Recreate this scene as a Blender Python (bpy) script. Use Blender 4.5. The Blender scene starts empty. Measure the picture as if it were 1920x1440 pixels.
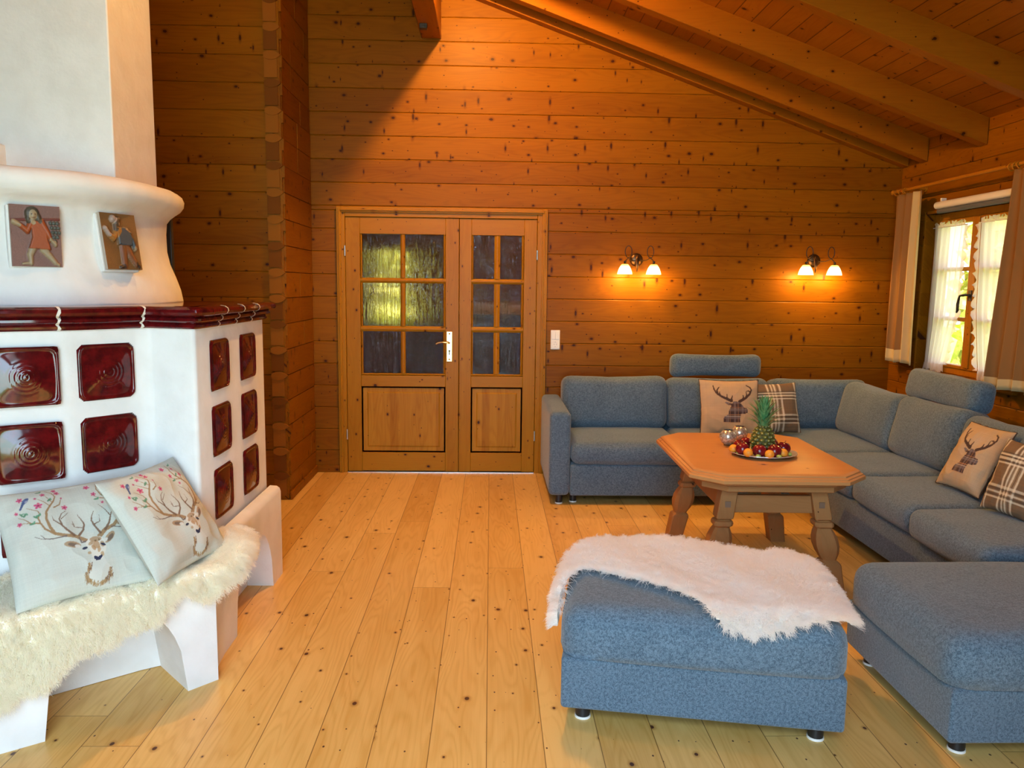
import bpy, math, random
import numpy as np
from mathutils import Vector, Matrix, noise as mnoise
random.seed(7); RNG = np.random.default_rng(7)
SC = bpy.context.scene
COL = SC.collection
PI = math.pi

# ------------------------------------------------------------------ helpers
def srgb(r, g, b):
    f = lambda c: c/12.92 if c <= 0.04045 else ((c+0.055)/1.055)**2.4
    return (f(r/255), f(g/255), f(b/255), 1)

class MB:
    def __init__(s): s.v = []; s.f = []; s.mi = []; s.cur = 0
    def add(s, vs, fs, M=None):
        o = len(s.v)
        if M is not None: vs = [tuple(M @ Vector(p)) for p in vs]
        s.v += [tuple(p) for p in vs]
        s.f += [tuple(o+i for i in f) for f in fs]
        s.mi += [s.cur]*len(fs)
        return s
    def box(s, x0, x1, y0, y1, z0, z1, M=None):
        return s.add([(x0,y0,z0),(x1,y0,z0),(x1,y1,z0),(x0,y1,z0),(x0,y0,z1),(x1,y0,z1),(x1,y1,z1),(x0,y1,z1)],
              [(0,3,2,1),(4,5,6,7),(0,1,5,4),(1,2,6,5),(2,3,7,6),(3,0,4,7)], M)
    def prism(s, poly, z0, z1, M=None):
        n = len(poly)
        a = sum(poly[i][0]*poly[(i+1)%n][1]-poly[(i+1)%n][0]*poly[i][1] for i in range(n))
        if a < 0: poly = poly[::-1]
        vs = [(x,y,z0) for x,y in poly]+[(x,y,z1) for x,y in poly]
        fs = [tuple(range(n))[::-1], tuple(range(n,2*n))]+[(i,(i+1)%n,n+(i+1)%n,n+i) for i in range(n)]
        return s.add(vs, fs, M)
    def loft(s, rings, closed=True, caps=True, M=None):
        n = len(rings[0]); vs = [p for r in rings for p in r]; fs = []
        for k in range(len(rings)-1):
            for i in range(n if closed else n-1):
                j = (i+1) % n
                fs.append((k*n+i, k*n+j, (k+1)*n+j, (k+1)*n+i))
        if caps and closed:
            fs.append(tuple(range(n))[::-1]); m = (len(rings)-1)*n; fs.append(tuple(range(m, m+n)))
        return s.add(vs, fs, M)
    def lathe(s, prof, seg=32, M=None, caps=False, sx=1, sy=1):
        return s.loft([[(r*sx*math.cos(2*PI*i/seg), r*sy*math.sin(2*PI*i/seg), z) for i in range(seg)] for r, z in prof], True, caps, M)
    def tube(s, pts, r, seg=8, M=None, caps=True):
        pts = [Vector(p) for p in pts]; n = len(pts)
        rs = r if isinstance(r, (list, tuple)) else [r]*n
        t0 = (pts[1]-pts[0]).normalized()
        up = Vector((0,0,1)) if abs(t0.z) < .9 else Vector((1,0,0))
        a = t0.cross(up).normalized(); rings = []
        for i in range(n):
            t = (pts[min(i+1,n-1)]-pts[max(i-1,0)]).normalized()
            a = (a - t*a.dot(t)).normalized(); b = t.cross(a)
            rings.append([tuple(pts[i]+(a*math.cos(2*PI*k/seg)+b*math.sin(2*PI*k/seg))*rs[i]) for k in range(seg)])
        return s.loft(rings, True, caps, M)
    def sphere(s, c, r, seg=16, rg=10, M=None):
        rx, ry, rz = r if isinstance(r, (tuple, list)) else (r,r,r)
        rings = []
        for j in range(rg+1):
            th = PI*(j/rg); th = min(max(th, .02), PI-.02)
            rings.append([(c[0]+rx*math.sin(th)*math.cos(2*PI*i/seg), c[1]+ry*math.sin(th)*math.sin(2*PI*i/seg), c[2]-rz*math.cos(th)) for i in range(seg)])
        return s.loft(rings, True, True, M)
    def soft(s, sx, sy, sz, r, bulge=(0,0,0), n=10, M=None, wob=0, seed=0, flat=False):
        """rounded, slightly puffed upholstery block centred on its origin"""
        hx, hy, hz = sx/2, sy/2, sz/2
        def axis(h):
            q = [-h+r*(1-math.cos(t*PI/2/4)) for t in range(5)]
            m = max(2, int(n*h/max(hx,hy,hz)))
            mid = [(-h+r)+(2*(h-r))*k/m for k in range(1, m)]
            return q+mid+[-x for x in q[::-1]]
        A = [axis(hx), axis(hy), axis(hz)]; H = (hx,hy,hz)
        idx = {}; vs = []
        def vert(i, j, k):
            if (i,j,k) in idx: return idx[(i,j,k)]
            p = [A[0][i], A[1][j], A[2][k]]
            q = [max(-H[a]+r, min(H[a]-r, p[a])) for a in range(3)]
            d = Vector([p[a]-q[a] for a in range(3)])
            # cube-surface point -> rounded box
            if d.length > 1e-9: d = d.normalized()*r
            o = Vector(q)+d
            u = [max(-1, min(1, p[a]/H[a])) for a in range(3)]
            w = [1-u[a]*u[a] for a in range(3)]
            o.x += bulge[0]*(1 if u[0]>0 else -1)*w[1]*w[2]*abs(u[0])**3
            o.y += bulge[1]*(1 if u[1]>0 else -1)*w[0]*w[2]*abs(u[1])**3
            o.z += bulge[2]*(1 if u[2]>0 else -1)*w[0]*w[1]*abs(u[2])**3
            if wob:
                nv = mnoise.noise_vector(o*3.2+Vector((seed*7.1, seed*3.3, 0)))+mnoise.noise_vector(o*8+Vector((seed*5.1, seed, 9)))*.35
                o += nv*wob
            if flat and o.z < 0:
                e = max(abs(u[0]), abs(u[1])); o.z = -.002; o.x *= 1-.012*(e > .98); o.y *= 1-.012*(e > .98)
            idx[(i,j,k)] = len(vs); vs.append(tuple(o)); return idx[(i,j,k)]
        fs = []; N = [len(a)-1 for a in A]
        for i in range(N[0]):
            for j in range(N[1]):
                fs.append((vert(i,j,0),vert(i,j+1,0),vert(i+1,j+1,0),vert(i+1,j,0)))
                fs.append((vert(i,j,N[2]),vert(i+1,j,N[2]),vert(i+1,j+1,N[2]),vert(i,j+1,N[2])))
        for i in range(N[0]):
            for k in range(N[2]):
                fs.append((vert(i,0,k),vert(i+1,0,k),vert(i+1,0,k+1),vert(i,0,k+1)))
                fs.append((vert(i,N[1],k),vert(i,N[1],k+1),vert(i+1,N[1],k+1),vert(i+1,N[1],k)))
        for j in range(N[1]):
            for k in range(N[2]):
                fs.append((vert(0,j,k),vert(0,j,k+1),vert(0,j+1,k+1),vert(0,j+1,k)))
                fs.append((vert(N[0],j,k),vert(N[0],j+1,k),vert(N[0],j+1,k+1),vert(N[0],j,k+1)))
        return s.add(vs, fs, M)
    def build(s, name, mat, parent=None, smooth=None, world=True, bevel=0, bseg=2):
        me = bpy.data.meshes.new(name)
        me.from_pydata(s.v, [], s.f)
        mats = mat if isinstance(mat, (list, tuple)) else [mat]
        for m in mats: me.materials.append(m)
        if len(mats) > 1: me.polygons.foreach_set('material_index', s.mi)
        if smooth is not None:
            me.polygons.foreach_set('use_smooth', [True]*len(me.polygons))
            if smooth < 180: me.set_sharp_from_angle(angle=math.radians(smooth))
        me.update()
        o = bpy.data.objects.new(name, me); COL.objects.link(o)
        if parent is not None:
            o.parent = parent
            if world:
                r = parent
                loc = Vector((0,0,0))
                while r is not None: loc += r.location; r = r.parent
                o.location = -loc
        if bevel:
            b = o.modifiers.new('bevel', 'BEVEL'); b.width = bevel; b.segments = bseg; b.limit_method = 'ANGLE'; b.angle_limit = math.radians(40)
            if smooth is None:
                me.polygons.foreach_set('use_smooth', [True]*len(me.polygons)); b.harden_normals = False
                me.set_sharp_from_angle(angle=math.radians(60))
        return o

def tag(o, label, cat, group=None, kind=None):
    o['label'] = label; o['category'] = cat
    if group: o['group'] = group
    if kind: o['kind'] = kind
    return o
def thing(name, label, cat, loc=(0,0,0), rz=0, group=None, kind=None):
    o = bpy.data.objects.new(name, None); COL.objects.link(o)
    o.location = loc; o.rotation_euler = (0,0,rz); o.empty_display_size = .05
    return tag(o, label, cat, group, kind)
def structure(o, label, cat):
    return tag(o, label, cat, None, 'structure')
def T(x, y, z): return Matrix.Translation((x,y,z))
def Rz(a): return Matrix.Rotation(a, 4, 'Z')
def Rx(a): return Matrix.Rotation(a, 4, 'X')
def Ry(a): return Matrix.Rotation(a, 4, 'Y')

# ------------------------------------------------------------------ materials
class NT:
    def __init__(s, name):
        s.m = bpy.data.materials.new(name); s.m.use_nodes = True
        s.t = s.m.node_tree; s.t.nodes.clear()
        s.out = s.t.nodes.new('ShaderNodeOutputMaterial')
    def n(s, typ, **kw):
        nd = s.t.nodes.new(typ)
        for k, v in kw.items(): setattr(nd, k, v)
        return nd
    def put(s, sock, v):
        if v is None: return
        if isinstance(v, bpy.types.NodeSocket): s.t.links.new(v, sock)
        else: sock.default_value = v
    def m_(s, op, a, b=None, c=None, clamp=False):
        nd = s.n('ShaderNodeMath', operation=op); nd.use_clamp = clamp
        for i, v in enumerate((a,b,c)):
            if v is not None: s.put(nd.inputs[i], v)
        return nd.outputs[0]
    def mix(s, f, a, b, bt='MIX'):
        nd = s.n('ShaderNodeMix', data_type='RGBA', blend_type=bt)
        s.put(nd.inputs[0], f); s.put(nd.inputs[6], a); s.put(nd.inputs[7], b)
        return nd.outputs[2]
    def sep(s, v):
        nd = s.n('ShaderNodeSeparateXYZ'); s.put(nd.inputs[0], v); return nd.outputs
    def comb(s, x=0., y=0., z=0.):
        nd = s.n('ShaderNodeCombineXYZ')
        for i, v in enumerate((x,y,z)): s.put(nd.inputs[i], v)
        return nd.outputs[0]
    def noise(s, v, sc=5., d=2., r=.5, dist=0.):
        nd = s.n('ShaderNodeTexNoise'); s.put(nd.inputs['Vector'], v)
        s.put(nd.inputs['Scale'], sc); s.put(nd.inputs['Detail'], d); s.put(nd.inputs['Roughness'], r); s.put(nd.inputs['Distortion'], dist)
        return nd.outputs['Fac']
    def wn(s, v):
        nd = s.n('ShaderNodeTexWhiteNoise', noise_dimensions='1D'); s.put(nd.inputs['W'], v); return nd.outputs['Value']
    def vor(s, v, sc=1., feat='F1', dims='3D', rnd=1.):
        nd = s.n('ShaderNodeTexVoronoi', feature=feat, voronoi_dimensions=dims); s.put(nd.inputs['Vector'], v)
        s.put(nd.inputs['Scale'], sc); s.put(nd.inputs['Randomness'], rnd); return nd.outputs
    def ss(s, v, a, b, o0=0., o1=1.):
        nd = s.n('ShaderNodeMapRange', interpolation_type='SMOOTHSTEP')
        for i, x in enumerate((v,a,b,o0,o1)): s.put(nd.inputs[i], x)
        return nd.outputs[0]
    def obj(s): return s.n('ShaderNodeTexCoord').outputs['Object']
    def bump(s, h, st=.3, d=.01):
        nd = s.n('ShaderNodeBump'); s.put(nd.inputs['Height'], h); s.put(nd.inputs['Strength'], st); s.put(nd.inputs['Distance'], d)
        return nd.outputs[0]
    def pbr(s, col, rough=.5, metal=0., bump=None, **kw):
        p = s.n('ShaderNodeBsdfPrincipled')
        s.put(p.inputs['Base Color'], col); s.put(p.inputs['Roughness'], rough); s.put(p.inputs['Metallic'], metal)
        if bump is not None: s.put(p.inputs['Normal'], bump)
        for k, v in kw.items(): s.put(p.inputs[k.replace('_', ' ')], v)
        s.t.links.new(p.outputs[0], s.out.inputs[0]); return s.m

def plain(name, col, rough=.5, metal=0., **kw):
    return NT(name).pbr(col if len(col) == 4 else (*col, 1), rough, metal, **kw)

def wood(name, ax, ac, pw, c0, c1, knot=(.045,.012,.004,1), rough=.42, kd=.55, dash=0., gap=0., joint=0., ring=1., contrast=1., seed=0., bump=.15, kscale=1., spec=.10):
    """pine: ax grain axis, ac across axis, pw board width"""
    s = NT(name); P = s.sep(s.obj()); I = {'X':0,'Y':1,'Z':2}
    A, C = P[I[ax]], P[I[ac]]
    Th = P[3-I[ax]-I[ac]]
    q = s.m_('DIVIDE', C, pw); idx = s.m_('FLOOR', q)
    if joint:
        jr = s.wn(s.m_('ADD', idx, 31.7+seed)); ja = s.m_('ADD', s.m_('DIVIDE', A, joint), s.m_('MULTIPLY', jr, 3.7))
        jf = s.m_('FLOOR', ja); bid = s.m_('ADD', idx, s.m_('MULTIPLY', jf, 17.31))
    else: bid = idx
    r1 = s.wn(s.m_('ADD', bid, seed+.37)); r2 = s.wn(s.m_('ADD', bid, seed+7.91))
    a = s.m_('ADD', A, s.m_('MULTIPLY', r1, 37.)); c = s.m_('ADD', s.m_('ADD', C, Th), s.m_('MULTIPLY', r2, 11.))
    low = s.noise(s.comb(s.m_('MULTIPLY', a, .9), s.m_('MULTIPLY', c, 7.), r1), 1., 2., .45)
    ph = s.m_('MULTIPLY', s.m_('ADD', s.m_('MULTIPLY', low, 16.), s.m_('MULTIPLY', c, 14.)), 6.2832)
    rg = s.m_('MULTIPLY_ADD', s.m_('SINE', ph), .5, .5); rg = s.m_('POWER', rg, 2.2)
    fine = s.noise(s.comb(s.m_('MULTIPLY', a, 3.), s.m_('MULTIPLY', c, 160.), r2), 1., 3., .6)
    blot = s.noise(s.comb(s.m_('MULTIPLY', a, 1.6), s.m_('MULTIPLY', c, 9.), r2), 1., 3., .55)
    f = s.m_('ADD', s.m_('MULTIPLY', rg, .30*ring*contrast), s.m_('MULTIPLY', s.m_('SUBTRACT', r2, .5), .55*contrast))
    f = s.m_('ADD', f, s.m_('MULTIPLY', s.m_('SUBTRACT', fine, .5), .5*contrast))
    f = s.m_('ADD', f, s.m_('MULTIPLY', s.m_('SUBTRACT', blot, .5), .9*contrast))
    f = s.m_('ADD', f, .28, clamp=True)
    col = s.mix(f, c0, c1)
    def knots(col, sa, scx, rmax, prob, sd, halo=True):
        v = s.vor(s.comb(s.m_('ADD', s.m_('MULTIPLY', a, sa*kscale), sd), s.m_('MULTIPLY', c, scx*kscale)), 1., 'F1', '2D', .85)
        rr = s.sep(v['Color'])
        on = s.m_('LESS_THAN', rr[0], prob)
        rad = s.m_('MULTIPLY', s.m_('MULTIPLY_ADD', rr[1], .75, .25), rmax)
        wob = s.m_('MULTIPLY_ADD', s.noise(s.comb(s.m_('MULTIPLY', a, 45.), s.m_('MULTIPLY', c, 45.)), 1., 1.), .5, .75)
        d = s.m_('DIVIDE', s.m_('DIVIDE', v['Distance'], wob), rad)
        if halo:
            h = s.m_('MULTIPLY', s.ss(d, 2.6, .9), s.m_('MULTIPLY', on, .55))
            col = s.mix(h, col, (c1[0]*.62, c1[1]*.5, c1[2]*.4, 1))
        k = s.m_('MULTIPLY', s.ss(d, 1.1, .75), on)
        return s.mix(k, col, knot)
    if kd: 
        col = knots(col, 5.5, 7.5, .075, kd, 0.)
        col = knots(col, 9., 13., .055, kd*.8, 5.3, False)
    if dash: col = knots(col, 9.5, 3.2, .085, dash, 13.1)
    h = s.m_('ADD', s.m_('MULTIPLY', fine, .5), s.m_('MULTIPLY', rg, .3))
    if gap:
        fr = s.m_('FRACT', q); e = s.m_('MULTIPLY', s.m_('MINIMUM', fr, s.m_('SUBTRACT', 1., fr)), pw)
        if joint:
            fj = s.m_('FRACT', ja); ej = s.m_('MULTIPLY', s.m_('MINIMUM', fj, s.m_('SUBTRACT', 1., fj)), joint)
            e = s.m_('MINIMUM', e, s.m_('MULTIPLY', ej, 1.3))
        g = s.ss(e, gap, gap*.3)
        col = s.mix(s.m_('MULTIPLY', g, .82), col, (c1[0]*.22, c1[1]*.16, c1[2]*.12, 1))
        h = s.m_('SUBTRACT', h, s.m_('MULTIPLY', g, 2.5))
    return s.pbr(col, rough, 0., s.bump(h, bump, .002), Specular_IOR_Level=spec)

def fabric(name, c0, c1, sc=420., bump=.35):
    s = NT(name); P = s.obj()
    n1 = s.noise(P, sc*.62, 2., .7); n2 = s.noise(P, sc*.24, 2., .7); big = s.noise(P, 6., 2.)
    x = s.sep(P)
    wv = s.m_('MULTIPLY', s.m_('SINE', s.m_('MULTIPLY', s.m_('ADD', x[0], x[1]), 1500.)), s.m_('SINE', s.m_('MULTIPLY', x[2], 1500.)))
    f = s.m_('ADD', s.m_('MULTIPLY', s.ss(n1, .38, .62), .55), s.m_('MULTIPLY', s.ss(n2, .35, .65), .45))
    f = s.m_('ADD', f, s.m_('MULTIPLY', s.m_('SUBTRACT', big, .5), .3), clamp=True)
    return s.pbr(s.mix(f, c0, c1), .95, 0., s.bump(s.m_('ADD', s.m_('MULTIPLY', n1, .6), s.m_('MULTIPLY', wv, .25)), bump, .002), Sheen_Weight=.25, Sheen_Roughness=.5)

def printed(name, rough=.85, bumpsc=300., bst=.15, tint=1.):
    s = NT(name); at = s.n('ShaderNodeAttribute', attribute_name='print')
    n1 = s.noise(s.obj(), bumpsc, 2., .6)
    col = s.mix(s.m_('MULTIPLY', s.m_('SUBTRACT', n1, .5), .25), at.outputs['Color'], (.1,.08,.06,1))
    return s.pbr(col, rough, 0., s.bump(n1, bst, .002))

M_WALL = wood('pine log wall', 'X', 'Z', .1775, (.245,.088,.002,1), (.15,.044,.001,1), kd=.5, dash=.42, rough=.42, contrast=1.05, ring=.7, seed=3.)
M_WALLY = wood('pine log wall side', 'Y', 'Z', .1775, (.245,.088,.002,1), (.15,.044,.001,1), kd=.5, dash=.38, rough=.42, contrast=1.05, ring=.7, seed=9.)
M_CEIL = wood('pine ceiling boards', 'Y', 'X', .118, (.34,.115,.005,1), (.22,.062,.002,1), kd=.5, rough=.4, gap=.004, contrast=.9, ring=.6, seed=14.)
M_BEAM = wood('pine beam', 'X', 'Y', 4., (.33,.110,.005,1), (.22,.060,.002,1), kd=.5, rough=.4, contrast=.8, ring=.5, seed=21.)
M_BEAMY = wood('pine purlin', 'Y', 'X', 4., (.33,.10,.005,1), (.22,.058,.002,1), kd=.5, rough=.4, contrast=.8, ring=.5, seed=22.)
M_FLOOR = wood('pine floor boards', 'Y', 'X', .1905, (.78,.50,.165,1), (.58,.31,.066,1), knot=(.09,.035,.02,1), kd=.42, rough=.34, gap=.0022, joint=4.6, contrast=1.2, ring=.75, seed=5., bump=.06, spec=.35)
M_DOORV = wood('pine door stile', 'Z', 'X', .115, (.36,.155,.009,1), (.25,.088,.004,1), kd=.5, rough=.33, contrast=.8, ring=.8, seed=31., kscale=1.2)
M_DOORH = wood('pine door rail', 'X', 'Z', .3, (.36,.155,.009,1), (.27,.095,.005,1), kd=.45, rough=.33, contrast=.7, ring=.6, seed=35.)
M_PANEL = wood('pine door panel', 'Z', 'X', .062, (.41,.185,.016,1), (.27,.098,.006,1), kd=.25, rough=.35, contrast=1.1, ring=.8, seed=37.)
M_WINW = wood('pine window wood', 'Z', 'Y', .3, (.42,.17,.012,1), (.32,.115,.007,1), kd=.3, rough=.35, contrast=.7, seed=41.)
M_TABLE = wood('oiled pine table top', 'X', 'Y', .16, (.56,.27,.095,1), (.44,.19,.06,1), kd=.12, rough=.38, contrast=.7, ring=.5, seed=51., bump=.05)
M_TLEG = wood('oiled pine table leg', 'Z', 'X', 3., (.41,.20,.072,1), (.28,.125,.04,1), kd=.2, rough=.5, contrast=.7, ring=.5, seed=55.)
M_TRAIL = wood('oiled pine table rail', 'X', 'Z', 3., (.41,.20,.072,1), (.28,.125,.04,1), kd=.2, rough=.5, contrast=.7, ring=.5, seed=57.)
M_END = plain('log end grain', (.25,.09,.010), .8, Specular_IOR_Level=.1)
M_ENDD = plain('log end grain dark', (.15,.05,.006), .8, Specular_IOR_Level=.1)
M_SOFA = fabric('blue grey sofa fabric', (.030,.062,.098,1), (.128,.200,.270,1))
M_BLACKP = plain('black plastic', (.012,.012,.013), .4)
M_WHITEP = plain('white plastic', (.78,.76,.72), .3)
M_GREYP = plain('grey plastic', (.25,.25,.25), .4)
M_BRASS = plain('polished brass', (.83,.60,.24), .16, 1.)
M_STEEL = plain('steel', (.6,.58,.55), .3, 1.)
M_BRONZE = plain('antique bronze', (.12,.07,.035), .35, .85)
M_DARKM = plain('dark iron', (.05,.04,.035), .4, .8)
M_SILVER = plain('silver platter', (.72,.72,.72), .12, 1.)

def plaster_mat():
    s = NT('white plaster'); P = s.obj()
    n1 = s.noise(P, 9., 3., .5); n2 = s.noise(P, 60., 3., .6)
    col = s.mix(s.ss(n1, .3, .75), (.80,.785,.75,1), (.74,.72,.68,1))
    return s.pbr(col, .75, 0., s.bump(s.m_('ADD', n1, s.m_('MULTIPLY', n2, .22)), .35, .012))
M_PLASTER = plaster_mat()
def glaze_mat():
    s = NT('oxblood glaze'); P = s.obj()
    n1 = s.noise(P, 26., 3., .6)
    col = s.mix(s.ss(n1, .3, .7), (.115,.005,.006,1), (.045,.003,.004,1))
    return s.pbr(col, .09, 0., s.bump(s.noise(P, 18., 1.), .08, .01), Specular_IOR_Level=.55)
M_GLAZE = glaze_mat()
M_GROUT = plain('white grout', (.72,.68,.6), .8)

def window_glass():
    s = NT('window glass'); tr = s.n('ShaderNodeBsdfTransparent'); gl = s.n('ShaderNodeBsdfGlossy'); gl.inputs['Roughness'].default_value = .02
    lw = s.n('ShaderNodeLayerWeight'); lw.inputs[0].default_value = .5; fac = s.m_('MULTIPLY_ADD', s.m_('POWER', lw.outputs['Facing'], 5.), .7, .04)
    mx = s.n('ShaderNodeMixShader'); s.t.links.new(fac, mx.inputs[0]); s.t.links.new(tr.outputs[0], mx.inputs[1]); s.t.links.new(gl.outputs[0], mx.inputs[2])
    s.t.links.new(mx.outputs[0], s.out.inputs[0]); return s.m
M_GLASS = window_glass()
def rain_glass():
    s = NT('rippled door glass'); P = s.sep(s.obj())
    v1 = s.comb(s.m_('MULTIPLY', P[0], 42.), 0., s.m_('MULTIPLY', P[2], 5.)); v2 = s.comb(s.m_('MULTIPLY', P[0], 17.), 0., s.m_('MULTIPLY', P[2], 14.))
    h = s.m_('ADD', s.m_('MULTIPLY', s.noise(v1, 1., 3., .55, 1.8), .75), s.noise(v2, 1., 3., .55, 1.6))
    b = s.bump(h, .75, .025)
    rf = s.n('ShaderNodeBsdfRefraction'); rf.inputs['IOR'].default_value = 1.22; rf.inputs['Roughness'].default_value = .015; s.t.links.new(b, rf.inputs['Normal'])
    gl = s.n('ShaderNodeBsdfGlossy'); gl.inputs['Roughness'].default_value = .06; s.t.links.new(b, gl.inputs['Normal'])
    mx = s.n('ShaderNodeMixShader'); mx.inputs[0].default_value = .045; s.t.links.new(rf.outputs[0], mx.inputs[1]); s.t.links.new(gl.outputs[0], mx.inputs[2])
    s.t.links.new(mx.outputs[0], s.out.inputs[0]); return s.m
M_RAIN = rain_glass()
def cloth(name, col, trans=.35, sheer=0.):
    s = NT(name); n1 = s.noise(s.obj(), 500., 2., .6); c = s.mix(s.m_('MULTIPLY', n1, .3 if col[0] < .9 else 0.), col, (col[0]*.7,col[1]*.7,col[2]*.7,1))
    d = s.n('ShaderNodeBsdfDiffuse'); t = s.n('ShaderNodeBsdfTranslucent'); s.put(d.inputs[0], c); s.put(t.inputs[0], c)
    mx = s.n('ShaderNodeMixShader'); mx.inputs[0].default_value = trans
    s.t.links.new(d.outputs[0], mx.inputs[1]); s.t.links.new(t.outputs[0], mx.inputs[2]); o = mx.outputs[0]
    if sheer:
        tr = s.n('ShaderNodeBsdfTransparent'); m2 = s.n('ShaderNodeMixShader'); m2.inputs[0].default_value = sheer
        s.t.links.new(o, m2.inputs[1]); s.t.links.new(tr.outputs[0], m2.inputs[2]); o = m2.outputs[0]
    s.t.links.new(o, s.out.inputs[0]); return s.m
M_TAUPE = cloth('taupe curtain', (.31,.165,.065,1), .22)
M_CREAM = cloth('cream curtain', (.76,.61,.33,1), .35)
M_SHEER = cloth('white voile', (.9,.88,.84,1), .55, .16)
M_FRILL = cloth('white voile frill', (.85,.8,.74,1), .4, .08)
M_WOOLW = cloth('white wool', (.985,.965,.945,1), .5)
M_WOOLC = cloth('cream wool', (.985,.95,.83,1), .5)
M_HIDE = plain('fleece hide', (.93,.88,.78), .9)
# ------------------------------------------------------------------ room shell
YF, XR, PH = 6.296, 3.26, .1775
def plank_wall(name, mat, axis, plane, sgn, a0, a1, z0, z1, holes=(), thick=.12, off=0.):
    """log-board wall; sgn = +1/-1: outward direction of thickness along the plane normal"""
    b = MB(); cuts = sorted({z0, z1, *[h[2] for h in holes], *[h[3] for h in holes], *[off+PH*k for k in range(-1, 40) if z0 < off+PH*k < z1]})
    for c0, c1 in zip(cuts[:-1], cuts[1:]):
        if c1-c0 < .002: continue
        segs = [(a0, a1)]
        for h0, h1, hz0, hz1 in holes:
            if hz0 < (c0+c1)/2 < hz1:
                segs = [t for s0, s1 in segs for t in ((s0, min(s1, h0)), (max(s0, h1), s1)) if t[1]-t[0] > .001]
        g = min(.006, (c1-c0)/4)
        pr = [(thick, c0), (.014, c0), (.014, c0+.0018), (.003, c0+.002), (0, c0+g), (0, c1-g), (.003, c1), (thick, c1)]
        for s0, s1 in segs:
            if axis == 'X': r = [[(s, plane+sgn*d, z-off) for d, z in pr] for s in (s0, s1)]
            else: r = [[(plane+sgn*d, s, z-off) for d, z in pr] for s in (s0, s1)]
            b.loft(r)
    o = b.build(name, mat); o.location.z = off; o.data.update()
    import bmesh
    bm = bmesh.new(); bm.from_mesh(o.data); bmesh.ops.recalc_face_normals(bm, faces=bm.faces); bm.to_mesh(o.data); bm.free()
    return o

DX0, DX1, DZ = -1.19, .425, 2.095          # door opening
structure(plank_wall('wall_far', M_WALL, 'X', YF, 1, -1.52, 3.40, 0, 4.6, [(DX0, DX1, 0, DZ)]), 'far wall of stained pine logs around the double door', 'wall')
structure(plank_wall('wall_left', M_WALL, 'X', 5.46, 1, -4.2, -1.512, 0, 4.9), 'shaded pine log wall behind the white tiled stove', 'wall')
WY0, WY1, WZ0, WZ1 = 4.80, 5.90, .93, 2.09
structure(plank_wall('wall_right', M_WALLY, 'Y', XR, 1, -1.1, 6.42, 0, 2.9, [(WY0, WY1, WZ0, WZ1)], .14, .089), 'pine log wall with the curtained window', 'wall')
structure(plank_wall('wall_side', M_WALLY, 'Y', -4.2, -1, -1.1, 5.6, 0, 4.9), 'pine log wall at the end of the room beyond the stove', 'wall')
structure(plank_wall('wall_back', M_WALL, 'X', -.95, -1, -4.3, 3.4, 0, 4.9, [(-1.45, .95, .05, 1.95), (-1.9, .9, 2.3, 3.5)]), 'pine log wall with wide garden glazing behind the viewer', 'wall')

# return wall with exposed log ends
b = MB(); k = 0; z = 0.
rr = random.Random(4)
while z < 4.5:
    h = PH
    b.cur = 0
    b.box(-1.508, -1.408-rr.uniform(0,.004), 5.447, 6.30, z+.001, z+h-.001)
    b.cur = 1 if k % 2 == 0 else 2
    b.box(-1.510, -1.425, 5.4385, 5.4475, z+.03, z+h-.012)
    # rounded saddle cut wrapping each joint
    pts = []; zc = z+h*.98
    for i in range(13):
        t = i/12; pts.append((-1.512+.112*t, zc-.052*math.sin(PI*min(1, .12+t*.88))**.8*.6))
    for i in range(13):
        t = 1-i/12; pts.append((-1.512+.112*t, zc+.045*math.sin(PI*min(1, .12+t*.88))**.8*.6))
    b.cur = 1 if k % 3 else 2
    r0 = [(x, 5.4335, zz) for x, zz in pts]; r1 = [(x, 5.4475, zz) for x, zz in pts]
    b.loft([r0, r1])
    # stub ends notched along the arris
    b.cur = 0
    b.box(-1.412, -1.396+rr.uniform(-.003,.004), 5.45, 5.475+rr.uniform(0,.01), z+h*.55, z+h*.98)
    # short patched boards on the return face
    y = 5.47
    while y < 6.27:
        l = rr.choice([.25, .4, .82]); y1 = min(6.27, y+l)
        b.box(-1.411, -1.404+rr.uniform(-.003, .003), y+.001, y1-.001, z+.003, z+h-.003)
        y = y1
    z += h; k += 1
structure(b.build('wall_return', [M_WALLY, M_END, M_ENDD]), 'short return wall showing interlocked log ends beside the double door', 'wall')

b = MB().box(-4.3, 3.4, -1.1, 9.2, -.06, 0)
structure(b.build('floor', M_FLOOR), 'light pine floorboards running towards the double door', 'floor')

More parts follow.
